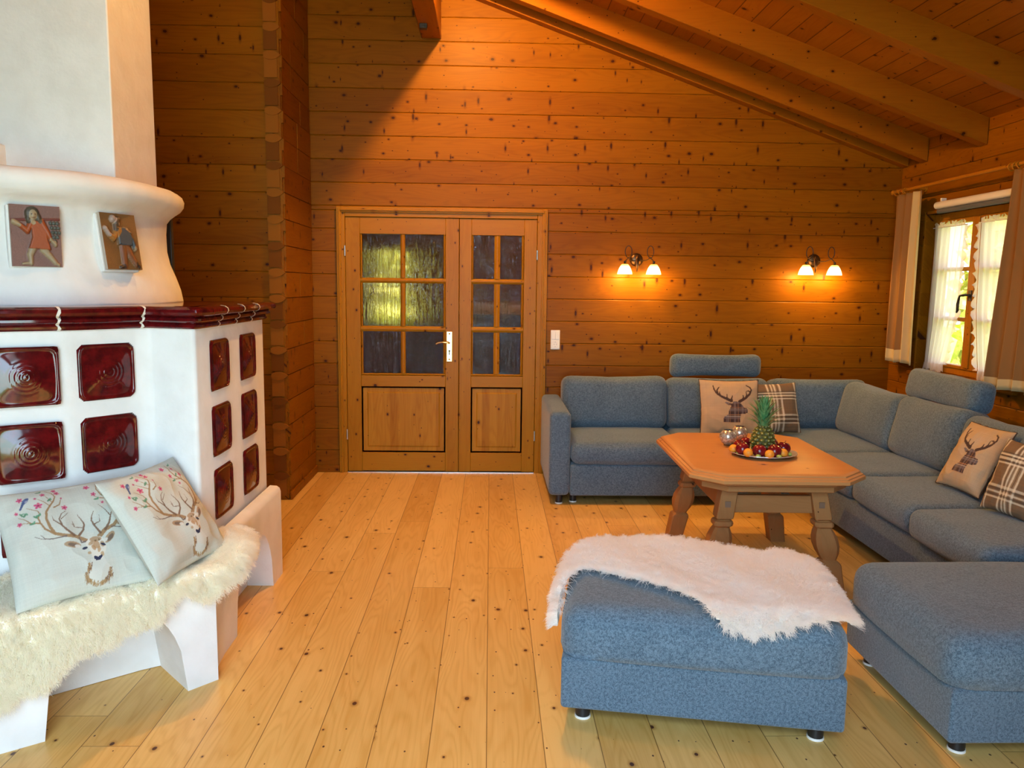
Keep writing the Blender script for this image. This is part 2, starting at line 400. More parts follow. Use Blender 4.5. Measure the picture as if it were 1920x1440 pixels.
# roof: boards + rafters
def zr(x): return 3.80-.352*x if x > -2.6 else 3.80+.352*2.6-.352*(-2.6-x)
b = MB()
for x0, x1 in ((-2.6, 3.5), (-4.4, -2.6)):
    b.loft([[(x0, y, zr(x0)), (x1, y, zr(x1)), (x1, y, zr(x1)+.12), (x0, y, zr(x0)+.12)] for y in (-1.3, 6.5)])
structure(b.build('ceiling', M_CEIL), 'sloping pine board ceiling', 'ceiling')
RY = [(6.205, 6.296), (5.935, 6.025), (5.225, 5.315), (4.365, 4.455), (3.52, 3.61), (2.68, 2.77), (1.84, 1.93), (1.0, 1.09), (.16, .25), (-.68, -.59)]
for i, (y0, y1) in enumerate(RY):
    b = MB(); d = .17
    for x0, x1 in ((-2.6, XR-.003), (-4.2, -2.6)):
        b.loft([[(x, y0, zr(x)-d), (x, y1, zr(x)-d), (x, y1, zr(x)+.01), (x, y0, zr(x)+.01)] for x in (x0, x1)])
    lab = ['pine rafter lying along the top of the far wall', 'second pine rafter from the far wall', 'third pine rafter from the far wall', 'fourth pine rafter from the far wall at upper right corner'][i] if i < 4 else 'pine rafter overhead, number %d from the far wall' % (i+1)
    structure(b.build('trim_%d' % (i+1), M_BEAM, bevel=.004), lab, 'beam')
structure(MB().box(-.545, -.395, -.95, 6.29, 3.39, 3.79).build('trim_11', M_BEAMY, bevel=.006), 'heavy purlin meeting the far wall above the double door', 'beam')
# baseboards
structure(MB().box(-1.40, -1.212, YF-.018, YF, 0, .055).build('baseboard_far', M_WALL, bevel=.004), 'pine baseboard left of the double door', 'baseboard')
structure(MB().box(-1.404, -1.388, 5.44, YF-.018, 0, .06).build('baseboard_return', M_WALLY, bevel=.004), 'pine baseboard along the short return wall', 'baseboard')
structure(MB().box(.448, XR, YF-.016, YF, 0, .05).build('baseboard_right', plain('pale pine', (.62,.45,.24), .5), bevel=.004), 'pale baseboard running behind the sofa', 'baseboard')

# ------------------------------------------------------------------ double door
door = thing('door_1', 'double pine door with rippled glass panes and brass handle', 'door', (-.39, YF, 0), 0, None, 'structure')
b = MB(); f = YF-.028
for x0, x1, z0, z1 in ((-1.212, -1.176, 0, 2.122), (.404, .446, 0, 2.122)): b.box(x0, x1, f, YF, z0, z1)
for x0, x1 in ((-1.197, -1.184), (.418, .432)): b.box(x0, x1, f-.008, f, 0, 2.108)
for x0, x1 in ((-1.19, -1.148), (.366, .42)): b.box(x0, x1, YF-.016, YF+.11, 0, 2.10)
b.build('jambs', M_DOORV, door, bevel=.004)
b = MB(); b.box(-1.176, .404, f, YF, 2.078, 2.122); b.box(-1.184, .418, f-.008, f, 2.090, 2.106); b.box(-1.148, .366, YF-.016, YF+.11, 2.045, 2.09)
b.build('door_head', M_DOORH, door, bevel=.004)
MB().box(-1.148, .366, YF-.02, YF+.09, 0, .006).build('threshold', M_STEEL, door)

ZR = [(1.573, 1.915), (1.192, 1.533), (.811, 1.148)]
def leaf(lname, x0, x1, gx, stile_l, stile_r):
    """x0..x1 leaf, gx = glass columns; frame as one mesh with vertical/horizontal grain materials"""
    y0, y1 = YF-.006, YF+.034
    b = MB(); b.cur = 0
    b.box(x0, stile_l, y0, y1, .008, 2.043); b.box(stile_r, x1, y0, y1, .008, 2.043)
    b.cur = 1
    b.box(stile_l, stile_r, y0, y1, 1.915, 2.043); b.box(stile_l, stile_r, y0, y1, .705, .795); b.box(stile_l, stile_r, y0, y1, .012, .165)
    lf = b.build(lname, [M_DOORV, M_DOORH], door, bevel=.003)
    # glazing bars with rounded moulding
    b = MB(); yb0, yb1 = y0+.004, y1-.006
    xm0, xm1 = gx[0][1], gx[1][0]
    def bar_h(z0, z1):
        pr = [(yb1, z0), (yb0+.012, z0), (yb0+.002, z0+(z1-z0)*.3), (yb0, (z0+z1)/2), (yb0+.002, z1-(z1-z0)*.3), (yb0+.012, z1), (yb1, z1)]
        b.loft([[(x, y, z) for y, z in pr] for x in (stile_l, stile_r)])
    for z0, z1 in ((ZR[1][1], ZR[0][0]), (ZR[2][1], ZR[1][0]), (.795, ZR[2][0])): bar_h(z0, z1)
    b.build('glazing_rail', M_DOORH, lf, smooth=50)
    b = MB()
    def bar_v(xa, xb):
        for z0, z1 in ZR:
            w = xb-xa
            pr = [(xa, yb1), (xa, yb0+.012), (xa+w*.3, yb0+.002), ((xa+xb)/2, yb0), (xb-w*.3, yb0+.002), (xb, yb0+.012), (xb, yb1)]
            b.loft([[(x, y, z) for x, y in pr] for z in (z0, z1)])
    bar_v(xm0, xm1); bar_v(stile_l, gx[0][0]); bar_v(gx[1][1], stile_r)
    b.build('glazing_bar', M_DOORV, lf, smooth=50)
    for ga, gb in gx:
        for z0, z1 in ZR:
            MB().box(ga-.003, gb+.003, YF+.012, YF+.016, z0-.003, z1+.003).build('pane', M_RAIN, lf)
    # raised panel
    b = MB(); a0, a1, c0, c1 = stile_l, stile_r, .165, .705
    rings = []
    for ins, yy in ((0, y0+.012), (.012, y0+.012), (.014, y0+.02), (.03, y0+.02), (.055, y0+.006), (.057, y0+.006)):
        rings.append([(a0+ins, yy, c0+ins), (a1-ins, yy, c0+ins), (a1-ins, yy, c1-ins), (a0+ins, yy, c1-ins)])
    b.loft(rings); b.box(a0, a1, y0+.021, y1-.008, c0, c1)
    b.build('panel', M_PANEL, lf)
    return lf
L1 = leaf('wide_door_leaf', -1.146, -.2525, [(-1.017, -.717), (-.678, -.377)], -1.033, -.358)
L2 = leaf('narrow_door_leaf', -.2485, .364, [(-.139, .027), (.074, .244)], -.153, .264)
b = MB(); b.box(-.349, -.304, YF-.012, YF-.006, .911, 1.154)
hp = b.build('handle_plate', M_BRASS, L1, bevel=.004)
for zz in (1.135, .93): MB().lathe([(.0001,.004),(.006,.003),(.008,0)], 14, T(-.3265, YF-.011, zz) @ Rx(PI/2)).build('plate_screw', M_BRASS, L1, smooth=60)
MB().box(-.331, -.322, YF-.0135, YF-.0118, .965, 1.0).sphere((-.3265, YF-.0125, .998), (.008,.002,.008), 12, 6).build('keyhole', M_BLACKP, L1)
pts = [(-.3265, YF-.012, 1.063), (-.3265, YF-.035, 1.063), (-.331, YF-.05, 1.064), (-.35, YF-.053, 1.068), (-.385, YF-.05, 1.071), (-.415, YF-.047, 1.066), (-.432, YF-.046, 1.056)]
MB().tube(pts, [.008,.008,.0085,.008,.0075,.008,.0075], 12).lathe([(.0,.01),(.014,.01),(.016,0)], 18, T(-.3265, YF-.012, 1.063) @ Rx(PI/2)).build('lever', M_BRASS, L1, smooth=50)
for x, zs, lf in ((-1.148, ((1.741,1.821),(.274,.356)), L1), (.366, ((1.728,1.803),(.27,.35)), L2)):
    for z0, z1 in zs: MB().lathe([(.0,z0),(.006,z0),(.006,z1),(.0,z1)], 12, T(x, YF-.02, 0)).build('hinge', M_STEEL, lf, smooth=40)

# hallway behind the glass
hall = []
HB = wood('hall pine', 'X', 'Z', .1775, (.26,.09,.012,1), (.18,.055,.006,1), kd=.4, rough=.4, contrast=.7, seed=61.)
structure(plank_wall('wall_hall_back', HB, 'X', 9.0, 1, -2.6, 2.6, 0, 3., [(-1.33, -.92, 1.04, 1.94)]), 'back wall of the hallway behind the glass door', 'wall')
structure(plank_wall('wall_hall_left', HB, 'Y', -2.4, -1, 6.42, 9.1, 0, 3.), 'left wall of the hallway behind the glass door', 'wall')
structure(plank_wall('wall_hall_right', HB, 'Y', 2.4, 1, 6.42, 9.1, 0, 3.), 'right wall of the hallway behind the glass door', 'wall')
structure(MB().box(-2.6, 2.6, 6.43, 9.15, 2.6, 2.68).build('ceiling_hall', HB), 'hallway ceiling behind the glass door', 'ceiling')
w = thing('window_2', 'bright hallway window seen through the rippled glass door', 'window', (-1.35, 9.03, .98), 0, None, 'structure')
b = MB()
for x0, x1, z0, z1 in ((-1.33,-1.30,1.04,1.94),(-.95,-.92,1.04,1.94),(-1.30,-.95,1.04,1.07),(-1.30,-.95,1.91,1.94),(-1.30,-.95,1.49,1.51)): b.box(x0, x1, 9.02, 9.07, z0, z1)
b.build('window_frame', M_WINW, w, bevel=.004)
MB().box(-1.30, -.95, 9.043, 9.047, 1.07, 1.91).build('pane', M_GLASS, w)
# pale sideboard in the hallway, seen as a blurred light band
sb = thing('hall_shelf', 'pale shelf in the hallway seen blurred through the narrow door leaf', 'shelf', (.15, 8.2, 0))
MB().box(-.35, 1.0, 8.3, 8.9, 0, 1.22).build('cabinet_body', plain('dark hall cabinet', (.06,.035,.02), .5), sb, bevel=.01)
MB().box(-.38, 1.03, 8.25, 8.9, 1.22, 1.34).build('shelf_top', plain('pale shelf', (.75,.62,.42), .5), sb, bevel=.01)

# ------------------------------------------------------------------ right window
win = thing('window_1', 'two-sash pine window with glazing bars and iron handle', 'window', (XR+.07, 5.35, WZ0), 0, None, 'structure')
fx0, fx1 = XR+.06, XR+.125
b = MB()
for y0, y1, z0, z1 in ((WY0, 4.86, WZ0, WZ1), (5.84, WY1, WZ0, WZ1), (4.86, 5.84, WZ0, .985), (4.86, 5.84, 2.03, WZ1)): b.box(fx0+.01, fx1+.02, y0, y1, z0, z1)
b.build('window_frame', M_WINW, win, bevel=.004)
for nm, y0, y1 in (('near_sash', 4.85, 5.352), ('far_sash', 5.354, 5.85)):
    b = MB(); s = .066
    b.box(fx0, fx1, y0, y0+s, .975, 2.04); b.box(fx0, fx1, y1-s, y1, .975, 2.04)
    b.box(fx0, fx1, y0+s, y1-s, .975, 1.0); b.box(fx0, fx1, y0+s, y1-s, 2.005, 2.04)
    sash = b.build(nm, M_WINW, win, bevel=.005)
    b = MB()
    for zz in (1.325, 1.68): b.box(fx0+.004, fx1-.004, y0+s, y1-s, zz-.014, zz+.014)
    b.build('glazing_bar', M_WINW, sash, bevel=.005)
    for z0, z1 in ((1.0, 1.311), (1.339, 1.666), (1.694, 2.005)): MB().box(fx0+.034, fx0+.038, y0+s, y1-s, z0, z1).build('pane', M_GLASS, sash)
MB().box(fx0-.012, fx0, 5.325, 5.378, .99, 2.03).build('meeting_cover_strip', M_WINW, win, bevel=.004)
h = MB().box(fx0-.02, fx0-.012, 5.335, 5.37, 1.46, 1.53)
h.tube([(fx0-.018, 5.352, 1.497), (fx0-.05, 5.352, 1.497), (fx0-.058, 5.36, 1.495), (fx0-.055, 5.405, 1.492), (fx0-.052, 5.42, 1.47), (fx0-.052, 5.428, 1.43), (fx0-.052, 5.425, 1.39), (fx0-.05, 5.437, 1.375)], [.008,.008,.009,.007,.008,.01,.009,.006], 10)
h.build('window_handle', M_DARKM, win, smooth=50)
b = MB().box(XR-.04, XR+.07, WY0-.09, WY1+.05, .885, .915)
b.build('window_sill', M_WALLY, win, bevel=.008)
b = MB()
for y0, y1, z0, z1 in ((WY0-.02, WY0, WZ0-.02, WZ1+.02), (WY1, WY1+.02, WZ0-.02, WZ1+.02), (WY0, WY1, WZ1, WZ1+.02)):
    b.box(XR-.002, XR+.14, y0+(.001 if y0>WY0 else -.0), y1, z0, z1)
b.build('reveal_lining', M_WINW, win)

# ------------------------------------------------------------------ exterior (garden)
def noise_col(name, c0, c1, sc, rough=.9):
    s = NT(name); return s.pbr(s.mix(s.ss(s.noise(s.obj(), sc, 4., .6), .35, .65), c0, c1), rough)
M_GRASS = noise_col('garden lawn', (.25,.42,.06,1), (.45,.55,.10,1), 3.)
M_LEAF = noise_col('garden foliage', (.42,.45,.05,1), (.85,.78,.22,1), 6.)
g = MB().box(-30, 30, -30, 40, -.4, -.3).build('garden_ground', M_GRASS); structure(g, 'sunlit lawn outside the windows', 'ground')
def bush(name, c, r, label, seed):
    b = MB(); R = random.Random(seed)
    for i in range(900):
        th = R.uniform(0, 2*PI); ph = math.acos(R.uniform(-.6, 1)); rr_ = r*R.uniform(.75, 1.05)
        p = Vector((c[0]+rr_*math.sin(ph)*math.cos(th), c[1]+rr_*math.sin(ph)*math.sin(th), c[2]+rr_*math.cos(ph)*1.2))
        M = T(*p) @ Matrix.Rotation(R.uniform(0,6.28), 4, Vector((R.uniform(-1,1),R.uniform(-1,1),R.uniform(-1,1))).normalized())
        q = r*.22
        b.add([(-q,0,0),(0,-q*.5,.02),(q,0,0),(0,q*.5,.02)], [(0,1,2,3)], M)
    b.sphere(c, (r*.8, r*.8, r*.95), 14, 9)
    tag(b.build(name, M_LEAF), label, 'shrub', 'garden shrubs outside')
for i, (c, r, l) in enumerate([((7.6, 8.4, .9), 1.4, 'pale green shrub in the garden beyond the net-curtained window'), ((10.8, 13.6, 1.4), 2.2, 'tall yellow-green shrub further back in the garden'), ((8.2, 18.5, 1.0), 1.6, 'small garden shrub at the far side of the lawn'), ((-2.2, 12.6, 1.1), 1.5, 'garden shrub outside the hallway window')]):
    bush('garden_shrub', c, r, l, 80+i)
pst = MB().box(4.22, 4.32, 6.72, 6.82, -.3, 3.0).build('porch_post', plain('red brown stained wood', (.40,.13,.05), .5), bevel=.01)
tag(pst, 'red-brown porch post standing outside the window', 'post')
# ------------------------------------------------------------------ tiled stove
stove = thing('tiled_stove', 'large white plastered stove with oxblood tiles and built-in bench', 'stove', (-2.0, 3.4, 0))
BODY = [(-1.155,4.02),(-1.155,3.12),(-1.163,3.106),(-1.18,3.104),(-1.345,3.160),(-1.368,3.158),(-1.40,3.128),(-1.545,2.948),(-1.565,2.928),(-1.60,2.905),(-1.76,2.80),(-2.1,2.66),(-2.6,2.60),(-2.95,2.75),(-3.05,3.1),(-3.05,4.02)]
BODY = BODY[::-1] if sum(BODY[i][0]*BODY[(i+1)%len(BODY)][1]-BODY[(i+1)%len(BODY)][0]*BODY[i][1] for i in range(len(BODY))) < 0 else BODY   # counter-clockwise
def offset(poly, d):
    n = len(poly); out = []
    for i in range(n):
        p0, p1, p2 = Vector(poly[i-1]), Vector(poly[i]), Vector(poly[(i+1)%n])
        e1, e2 = (p1-p0).normalized(), (p2-p1).normalized()
        n1, n2 = Vector((e1.y,-e1.x)), Vector((e2.y,-e2.x))
        m = (n1+n2); m = m/max(.35, m.length_squared/2)
        out.append(tuple(p1+m*d))
    return out
b = MB(); b.loft([[(x,y,z) for x,y in BODY] for z in (.40, 1.345)])
body = b.build('stove_body', M_PLASTER, stove, smooth=40, bevel=.008)
# moulded glazed ledge
LP = [(.0,1.338),(.010,1.338),(.016,1.344),(.017,1.352),(.012,1.358),(.022,1.362),(.030,1.369),(.030,1.378),(.024,1.384),(.036,1.386),(.050,1.393),(.055,1.403),(.052,1.414),(.042,1.422),(.028,1.425),(-.10,1.426)]
b = MB(); b.loft([[(x,y,z) for x,y in offset(BODY, d)] for d, z in LP], caps=False); n = len(BODY)
b.prism(offset(BODY, -.09), 1.40, 1.4255)
ledge = b.build('glazed_ledge', M_GLAZE, stove, smooth=35)
def grout(px, py, dx, dy):
    """thin white joint across the ledge at point (px,py) with outward normal (dx,dy)"""
    nrm = Vector((dx,dy)).normalized(); tg = Vector((-nrm.y, nrm.x)); bb = MB(); r0 = []; r1 = []
    for i, (d, z) in enumerate(LP[1:-1]):
        w = .0050+.0012*math.sin(i*2.1); sh = .004*math.sin(i*1.3)
        p = Vector((px,py))+nrm*(d+.003)
        r0.append((p.x+tg.x*(sh-w), p.y+tg.y*(sh-w), z+(.001 if i > 9 else 0))); r1.append((p.x+tg.x*(sh+w), p.y+tg.y*(sh+w), z+(.001 if i > 9 else 0)))
    q0 = [(x-nrm.x*.006, y-nrm.y*.006, z) for x,y,z in r0]; q1 = [(x-nrm.x*.006, y-nrm.y*.006, z) for x,y,z in r1]
    bb.loft([r0, r1, q1, q0], closed=False, caps=False)
    bb.build('ledge_joint', M_GROUT, stove)
for y in (3.33, 3.555, 3.78): grout(-1.155, y, 1, 0)
grout(-1.384, 3.143, .684, -.73); grout(-1.582, 2.9165, .549, -.836)

# relief tiles
def tile_mesh():
    N = 44; b = MB(); h = .1075
    idx = {}
    def hz(u, v):
        m = max(abs(u), abs(v)); r = math.hypot(u, v)
        cr = max(0, (abs(u)**8+abs(v)**8)**(1/8))
        z = .004+.019*max(0, 1-(.6*cr+.4*r)/.9)**1.1
        z += .0022*math.cos(r*44)*max(0, 1-r/.62)**.8
        if cr > .9: z = .004+.006*math.sin((cr-.9)/.1*PI)
        if cr > .99: z = -.002
        return z
    for i in range(N+1):
        for j in range(N+1):
            u = -1+2*i/N; v = -1+2*j/N
            # rounded corners
            k = 1-.022*max(0, (abs(u)*abs(v))-.86)/.14
            b.v.append((u*h*k, -hz(u,v), v*h*k))
    for i in range(N):
        for j in range(N): b.f.append((i*(N+1)+j, (i+1)*(N+1)+j, (i+1)*(N+1)+j+1, i*(N+1)+j+1)); b.mi.append(0)
    return b
def put_tile(proto, x, y, z, ang):
    o = proto if not proto.get('used') else proto.copy()
    if o is not proto: COL.objects.link(o)
    proto['used'] = 1
    o.parent = stove; o.location = Vector((x,y,z))-stove.location; o.rotation_euler = (0,0,ang); return o
tp = tile_mesh().build('glazed_tile', M_GLAZE, None, smooth=180)
ZT = (1.175, .8975, .6275)
for z in ZT:
    for y in (3.36, 3.7475): put_tile(tp, -1.153, y, z, PI/2)                        # flank facing +x
    put_tile(tp, (-1.40-1.545)/2+.001, (3.128+2.948)/2-.001, z, math.atan2(.18, .145))      # niche, right column
    put_tile(tp, (-1.575-1.755)/2+.002, (2.905+2.803)/2-.018, z, math.atan2(.105, .16))
del tp['used']
# thin mortar frames round the tiles read as part of the plaster (bevelled recess) -> none needed

# bench
BP = [(-1.085,4.02),(-1.085,3.845),(-1.085,3.27),(-1.083,3.10),(-1.070,2.965),(-1.036,2.89),(-1.118,2.802),(-1.466,2.478),(-1.572,2.405),(-2.02,2.20),(-2.12,2.16),(-2.6,2.08),(-3.1,2.3)]
def zt(s_pt): return .475 if s_pt[1] > 3.02 else .43
segs = []; 
for i in range(len(BP)-1):
    p, q = Vector(BP[i]), Vector(BP[i+1]); m = max(2, int((q-p).length/.02))
    for k in range(m): segs.append((p+(q-p)*(k/m), i, k/m))
segs.append((Vector(BP[-1]), len(BP)-2, 1))
ARCH = {1: .36, 6: .36, 8: .36}          # polygon edges carrying an arch
rings = []
npt = len(segs)
pts2 = [s_[0] for s_ in segs]
for i, (p, e, t) in enumerate(segs):
    a = pts2[max(0,i-2)]; c = pts2[min(npt-1,i+2)]; tg = (c-a).normalized(); nr = Vector((-tg.y, tg.x))
    if nr.dot(p-Vector((-2.0,3.4))) < 0: nr = -nr
    zb = 0.
    if e in ARCH:
        zb = ARCH[e]*max(0, 1-abs(2*t-1)**2.6)**.5
        if e == 1: zb *= .95
    zt_ = .43+.045*min(1, max(0, (p.y-3.0)/.08))
    dp = .20 if e in (0,1,2,3) else .42
    if e not in ARCH: dp = 0.
    else: tg = (Vector(BP[e+1])-Vector(BP[e])).normalized(); nr = Vector((-tg.y, tg.x)); nr = -nr if nr.dot(p-Vector((-2.0,3.4))) < 0 else nr
    fl = .02*(1-min(1, zb/.3))*0
    P3 = lambda d, z: (p.x-nr.x*d, p.y-nr.y*d, z)
    rings.append([P3(dp, zb), P3(0, zb), P3(0, zb+.6*(zt_-.03-zb)), P3(0, zt_-.03), P3(.006, zt_-.012), P3(.02, zt_-.002), P3(.05, zt_), P3(.055 if e <= 4 else .45, zt_)])
b = MB(); b.loft(rings, closed=False, caps=False)
e0 = rings[0]; b.add([e0[0], e0[1], e0[3], e0[4], e0[5], e0[6], e0[7], (e0[7][0], e0[7][1], 0)], [(0,1,2,3,4,5,6,7)])
# plinth set back under the arches
PL = [(-1.215,4.02),(-1.215,3.05),(-1.36,2.962),(-1.606,2.769),(-2.1,2.5),(-2.6,2.4),(-3.05,2.6),(-3.05,4.02)]
b.loft([[(x,y,z) for x,y in PL[::-1]] for z in (.002, .43)])
b.build('bench', M_PLASTER, stove, smooth=50)

# plastered hood
BC = [(-1.50,3.95),(-1.452,3.72),(-1.452,3.50),(-1.49,3.29),(-1.595,3.105),(-1.75,2.985),(-1.95,2.905),(-2.2,2.87),(-2.6,2.87),(-2.85,3.0),(-2.93,3.4),(-2.9,3.95)]
def smooth_closed(poly, it=3):
    for _ in range(it):
        q = []
        for i in range(len(poly)):
            a, c = Vector(poly[i]), Vector(poly[(i+1)%len(poly)])
            q += [tuple(a*.75+c*.25), tuple(a*.25+c*.75)]
        poly = q
    return poly
BCs = smooth_closed(BC[::-1] if False else BC, 3)
if sum(BCs[i][0]*BCs[(i+1)%len(BCs)][1]-BCs[(i+1)%len(BCs)][0]*BCs[i][1] for i in range(len(BCs))) < 0: BCs = BCs[::-1]
HP = [(0,1.418),(0,1.432),(.008,1.48),(.028,1.54),(.052,1.60),(.064,1.66),(.067,1.74),(.062,1.79),(.045,1.812),(.022,1.830),(.0,1.846),(-.016,1.868),(-.020,1.892),(-.012,1.915),(.008,1.932),(.04,1.940),(.12,1.942)]
b = MB(); rr_ = []
for d, z in HP:
    rr_.append([(x+.006*mnoise.noise(Vector((x*5,y*5,z*6))), y+.006*mnoise.noise(Vector((y*5,x*5,z*6+4))), z+.004*mnoise.noise(Vector((x*6,y*6,z*3+9)))) for x,y in offset(BCs, -d)])
b.loft(rr_); b.build('hood', M_PLASTER, stove, smooth=180)
b = MB().box(-2.06, -1.572, 3.40, 3.82, 1.93, 5.2)
b.build('chimney', M_PLASTER, stove, bevel=.006)
MB().box(-3.0, -2.015, 3.12, 3.42, 1.90, 2.075).build('chimney_step', M_PLASTER, stove, bevel=.008)

# black panel behind hood
tag(MB().box(-1.90, -1.578, 3.975, 4.005, 1.4275, 1.888).build('standing_panel', M_BLACKP, bevel=.004), 'narrow black upright panel half hidden behind the white stove hood', 'panel')

# ------------------------------------------------------------------ 2D drawing for woven, printed and painted patterns
class Canvas:
    def __init__(s, n, bg): s.n = n; s.a = np.ones((n,n,3))*np.array(bg[:3]); g = (np.arange(n)+.5)/n; s.X, s.Y = np.meshgrid(g, g); s.h = np.zeros((n,n))
    def blend(s, m, col, al=1.):
        m = np.clip(m,0,1)[...,None]*al; s.a = s.a*(1-m)+np.array(col[:3])*m
    def stroke(s, pts, w0, w1, col, al=1., hgt=None):
        n = len(pts); px = .9/s.n
        L = [0]
        for i in range(n-1): L.append(L[-1]+math.dist(pts[i], pts[i+1]))
        m = np.zeros((s.n,s.n)); hh = np.zeros((s.n,s.n))
        for i in range(n-1):
            (x0,y0),(x1,y1) = pts[i], pts[i+1]; dx, dy = x1-x0, y1-y0; l2 = dx*dx+dy*dy+1e-12
            t = np.clip(((s.X-x0)*dx+(s.Y-y0)*dy)/l2, 0, 1)
            d = np.hypot(s.X-x0-t*dx, s.Y-y0-t*dy); w = w0+(w1-w0)*(L[i]+t*math.sqrt(l2))/L[-1]
            m = np.maximum(m, np.clip((w-d)/px+.5, 0, 1))
            hh = np.maximum(hh, np.sqrt(np.clip(1-(d/w)**2, 0, 1)))
        s.blend(m, col, al)
        if hgt is not None: s.h = np.maximum(s.h, hh*hgt)
        return m
    def ell(s, c, rx, ry, ang, col, al=1., hgt=None):
        ca, sa = math.cos(ang), math.sin(ang); x = (s.X-c[0])*ca+(s.Y-c[1])*sa; y = -(s.X-c[0])*sa+(s.Y-c[1])*ca
        d = np.hypot(x/rx, y/ry); m = np.clip((1-d)*min(rx,ry)*s.n/.9+.5, 0, 1); s.blend(m, col, al)
        if hgt is not None: s.h = np.maximum(s.h, np.sqrt(np.clip(1-d*d, 0, 1))*hgt)
        return m
    def polymask(s, pts):
        ins = np.zeros((s.n,s.n), bool); n = len(pts)
        for i in range(n):
            (x0,y0),(x1,y1) = pts[i], pts[(i+1)%n]
            if y0 == y1: continue
            c = ((y0 > s.Y) != (y1 > s.Y)) & (s.X < (x1-x0)*(s.Y-y0)/(y1-y0)+x0); ins ^= c
        return ins.astype(float)
    def poly(s, pts, col, al=1., hgt=None):
        m = s.polymask(pts); s.blend(m, col, al)
        if hgt is not None: s.h = np.maximum(s.h, m*hgt)
        return m
    def at(s, u, v):
        i = min(s.n-1, max(0, int(v*s.n))); j = min(s.n-1, max(0, int(u*s.n))); return s.a[i,j]

def frame_map(BL, U, V):
    det = U[0]*V[1]-U[1]*V[0]
    def f(p):
        x, y = p[0]-BL[0], p[1]-BL[1]
        return ((x*V[1]-V[0]*y)/det, (U[0]*y-U[1]*x)/det)
    return f

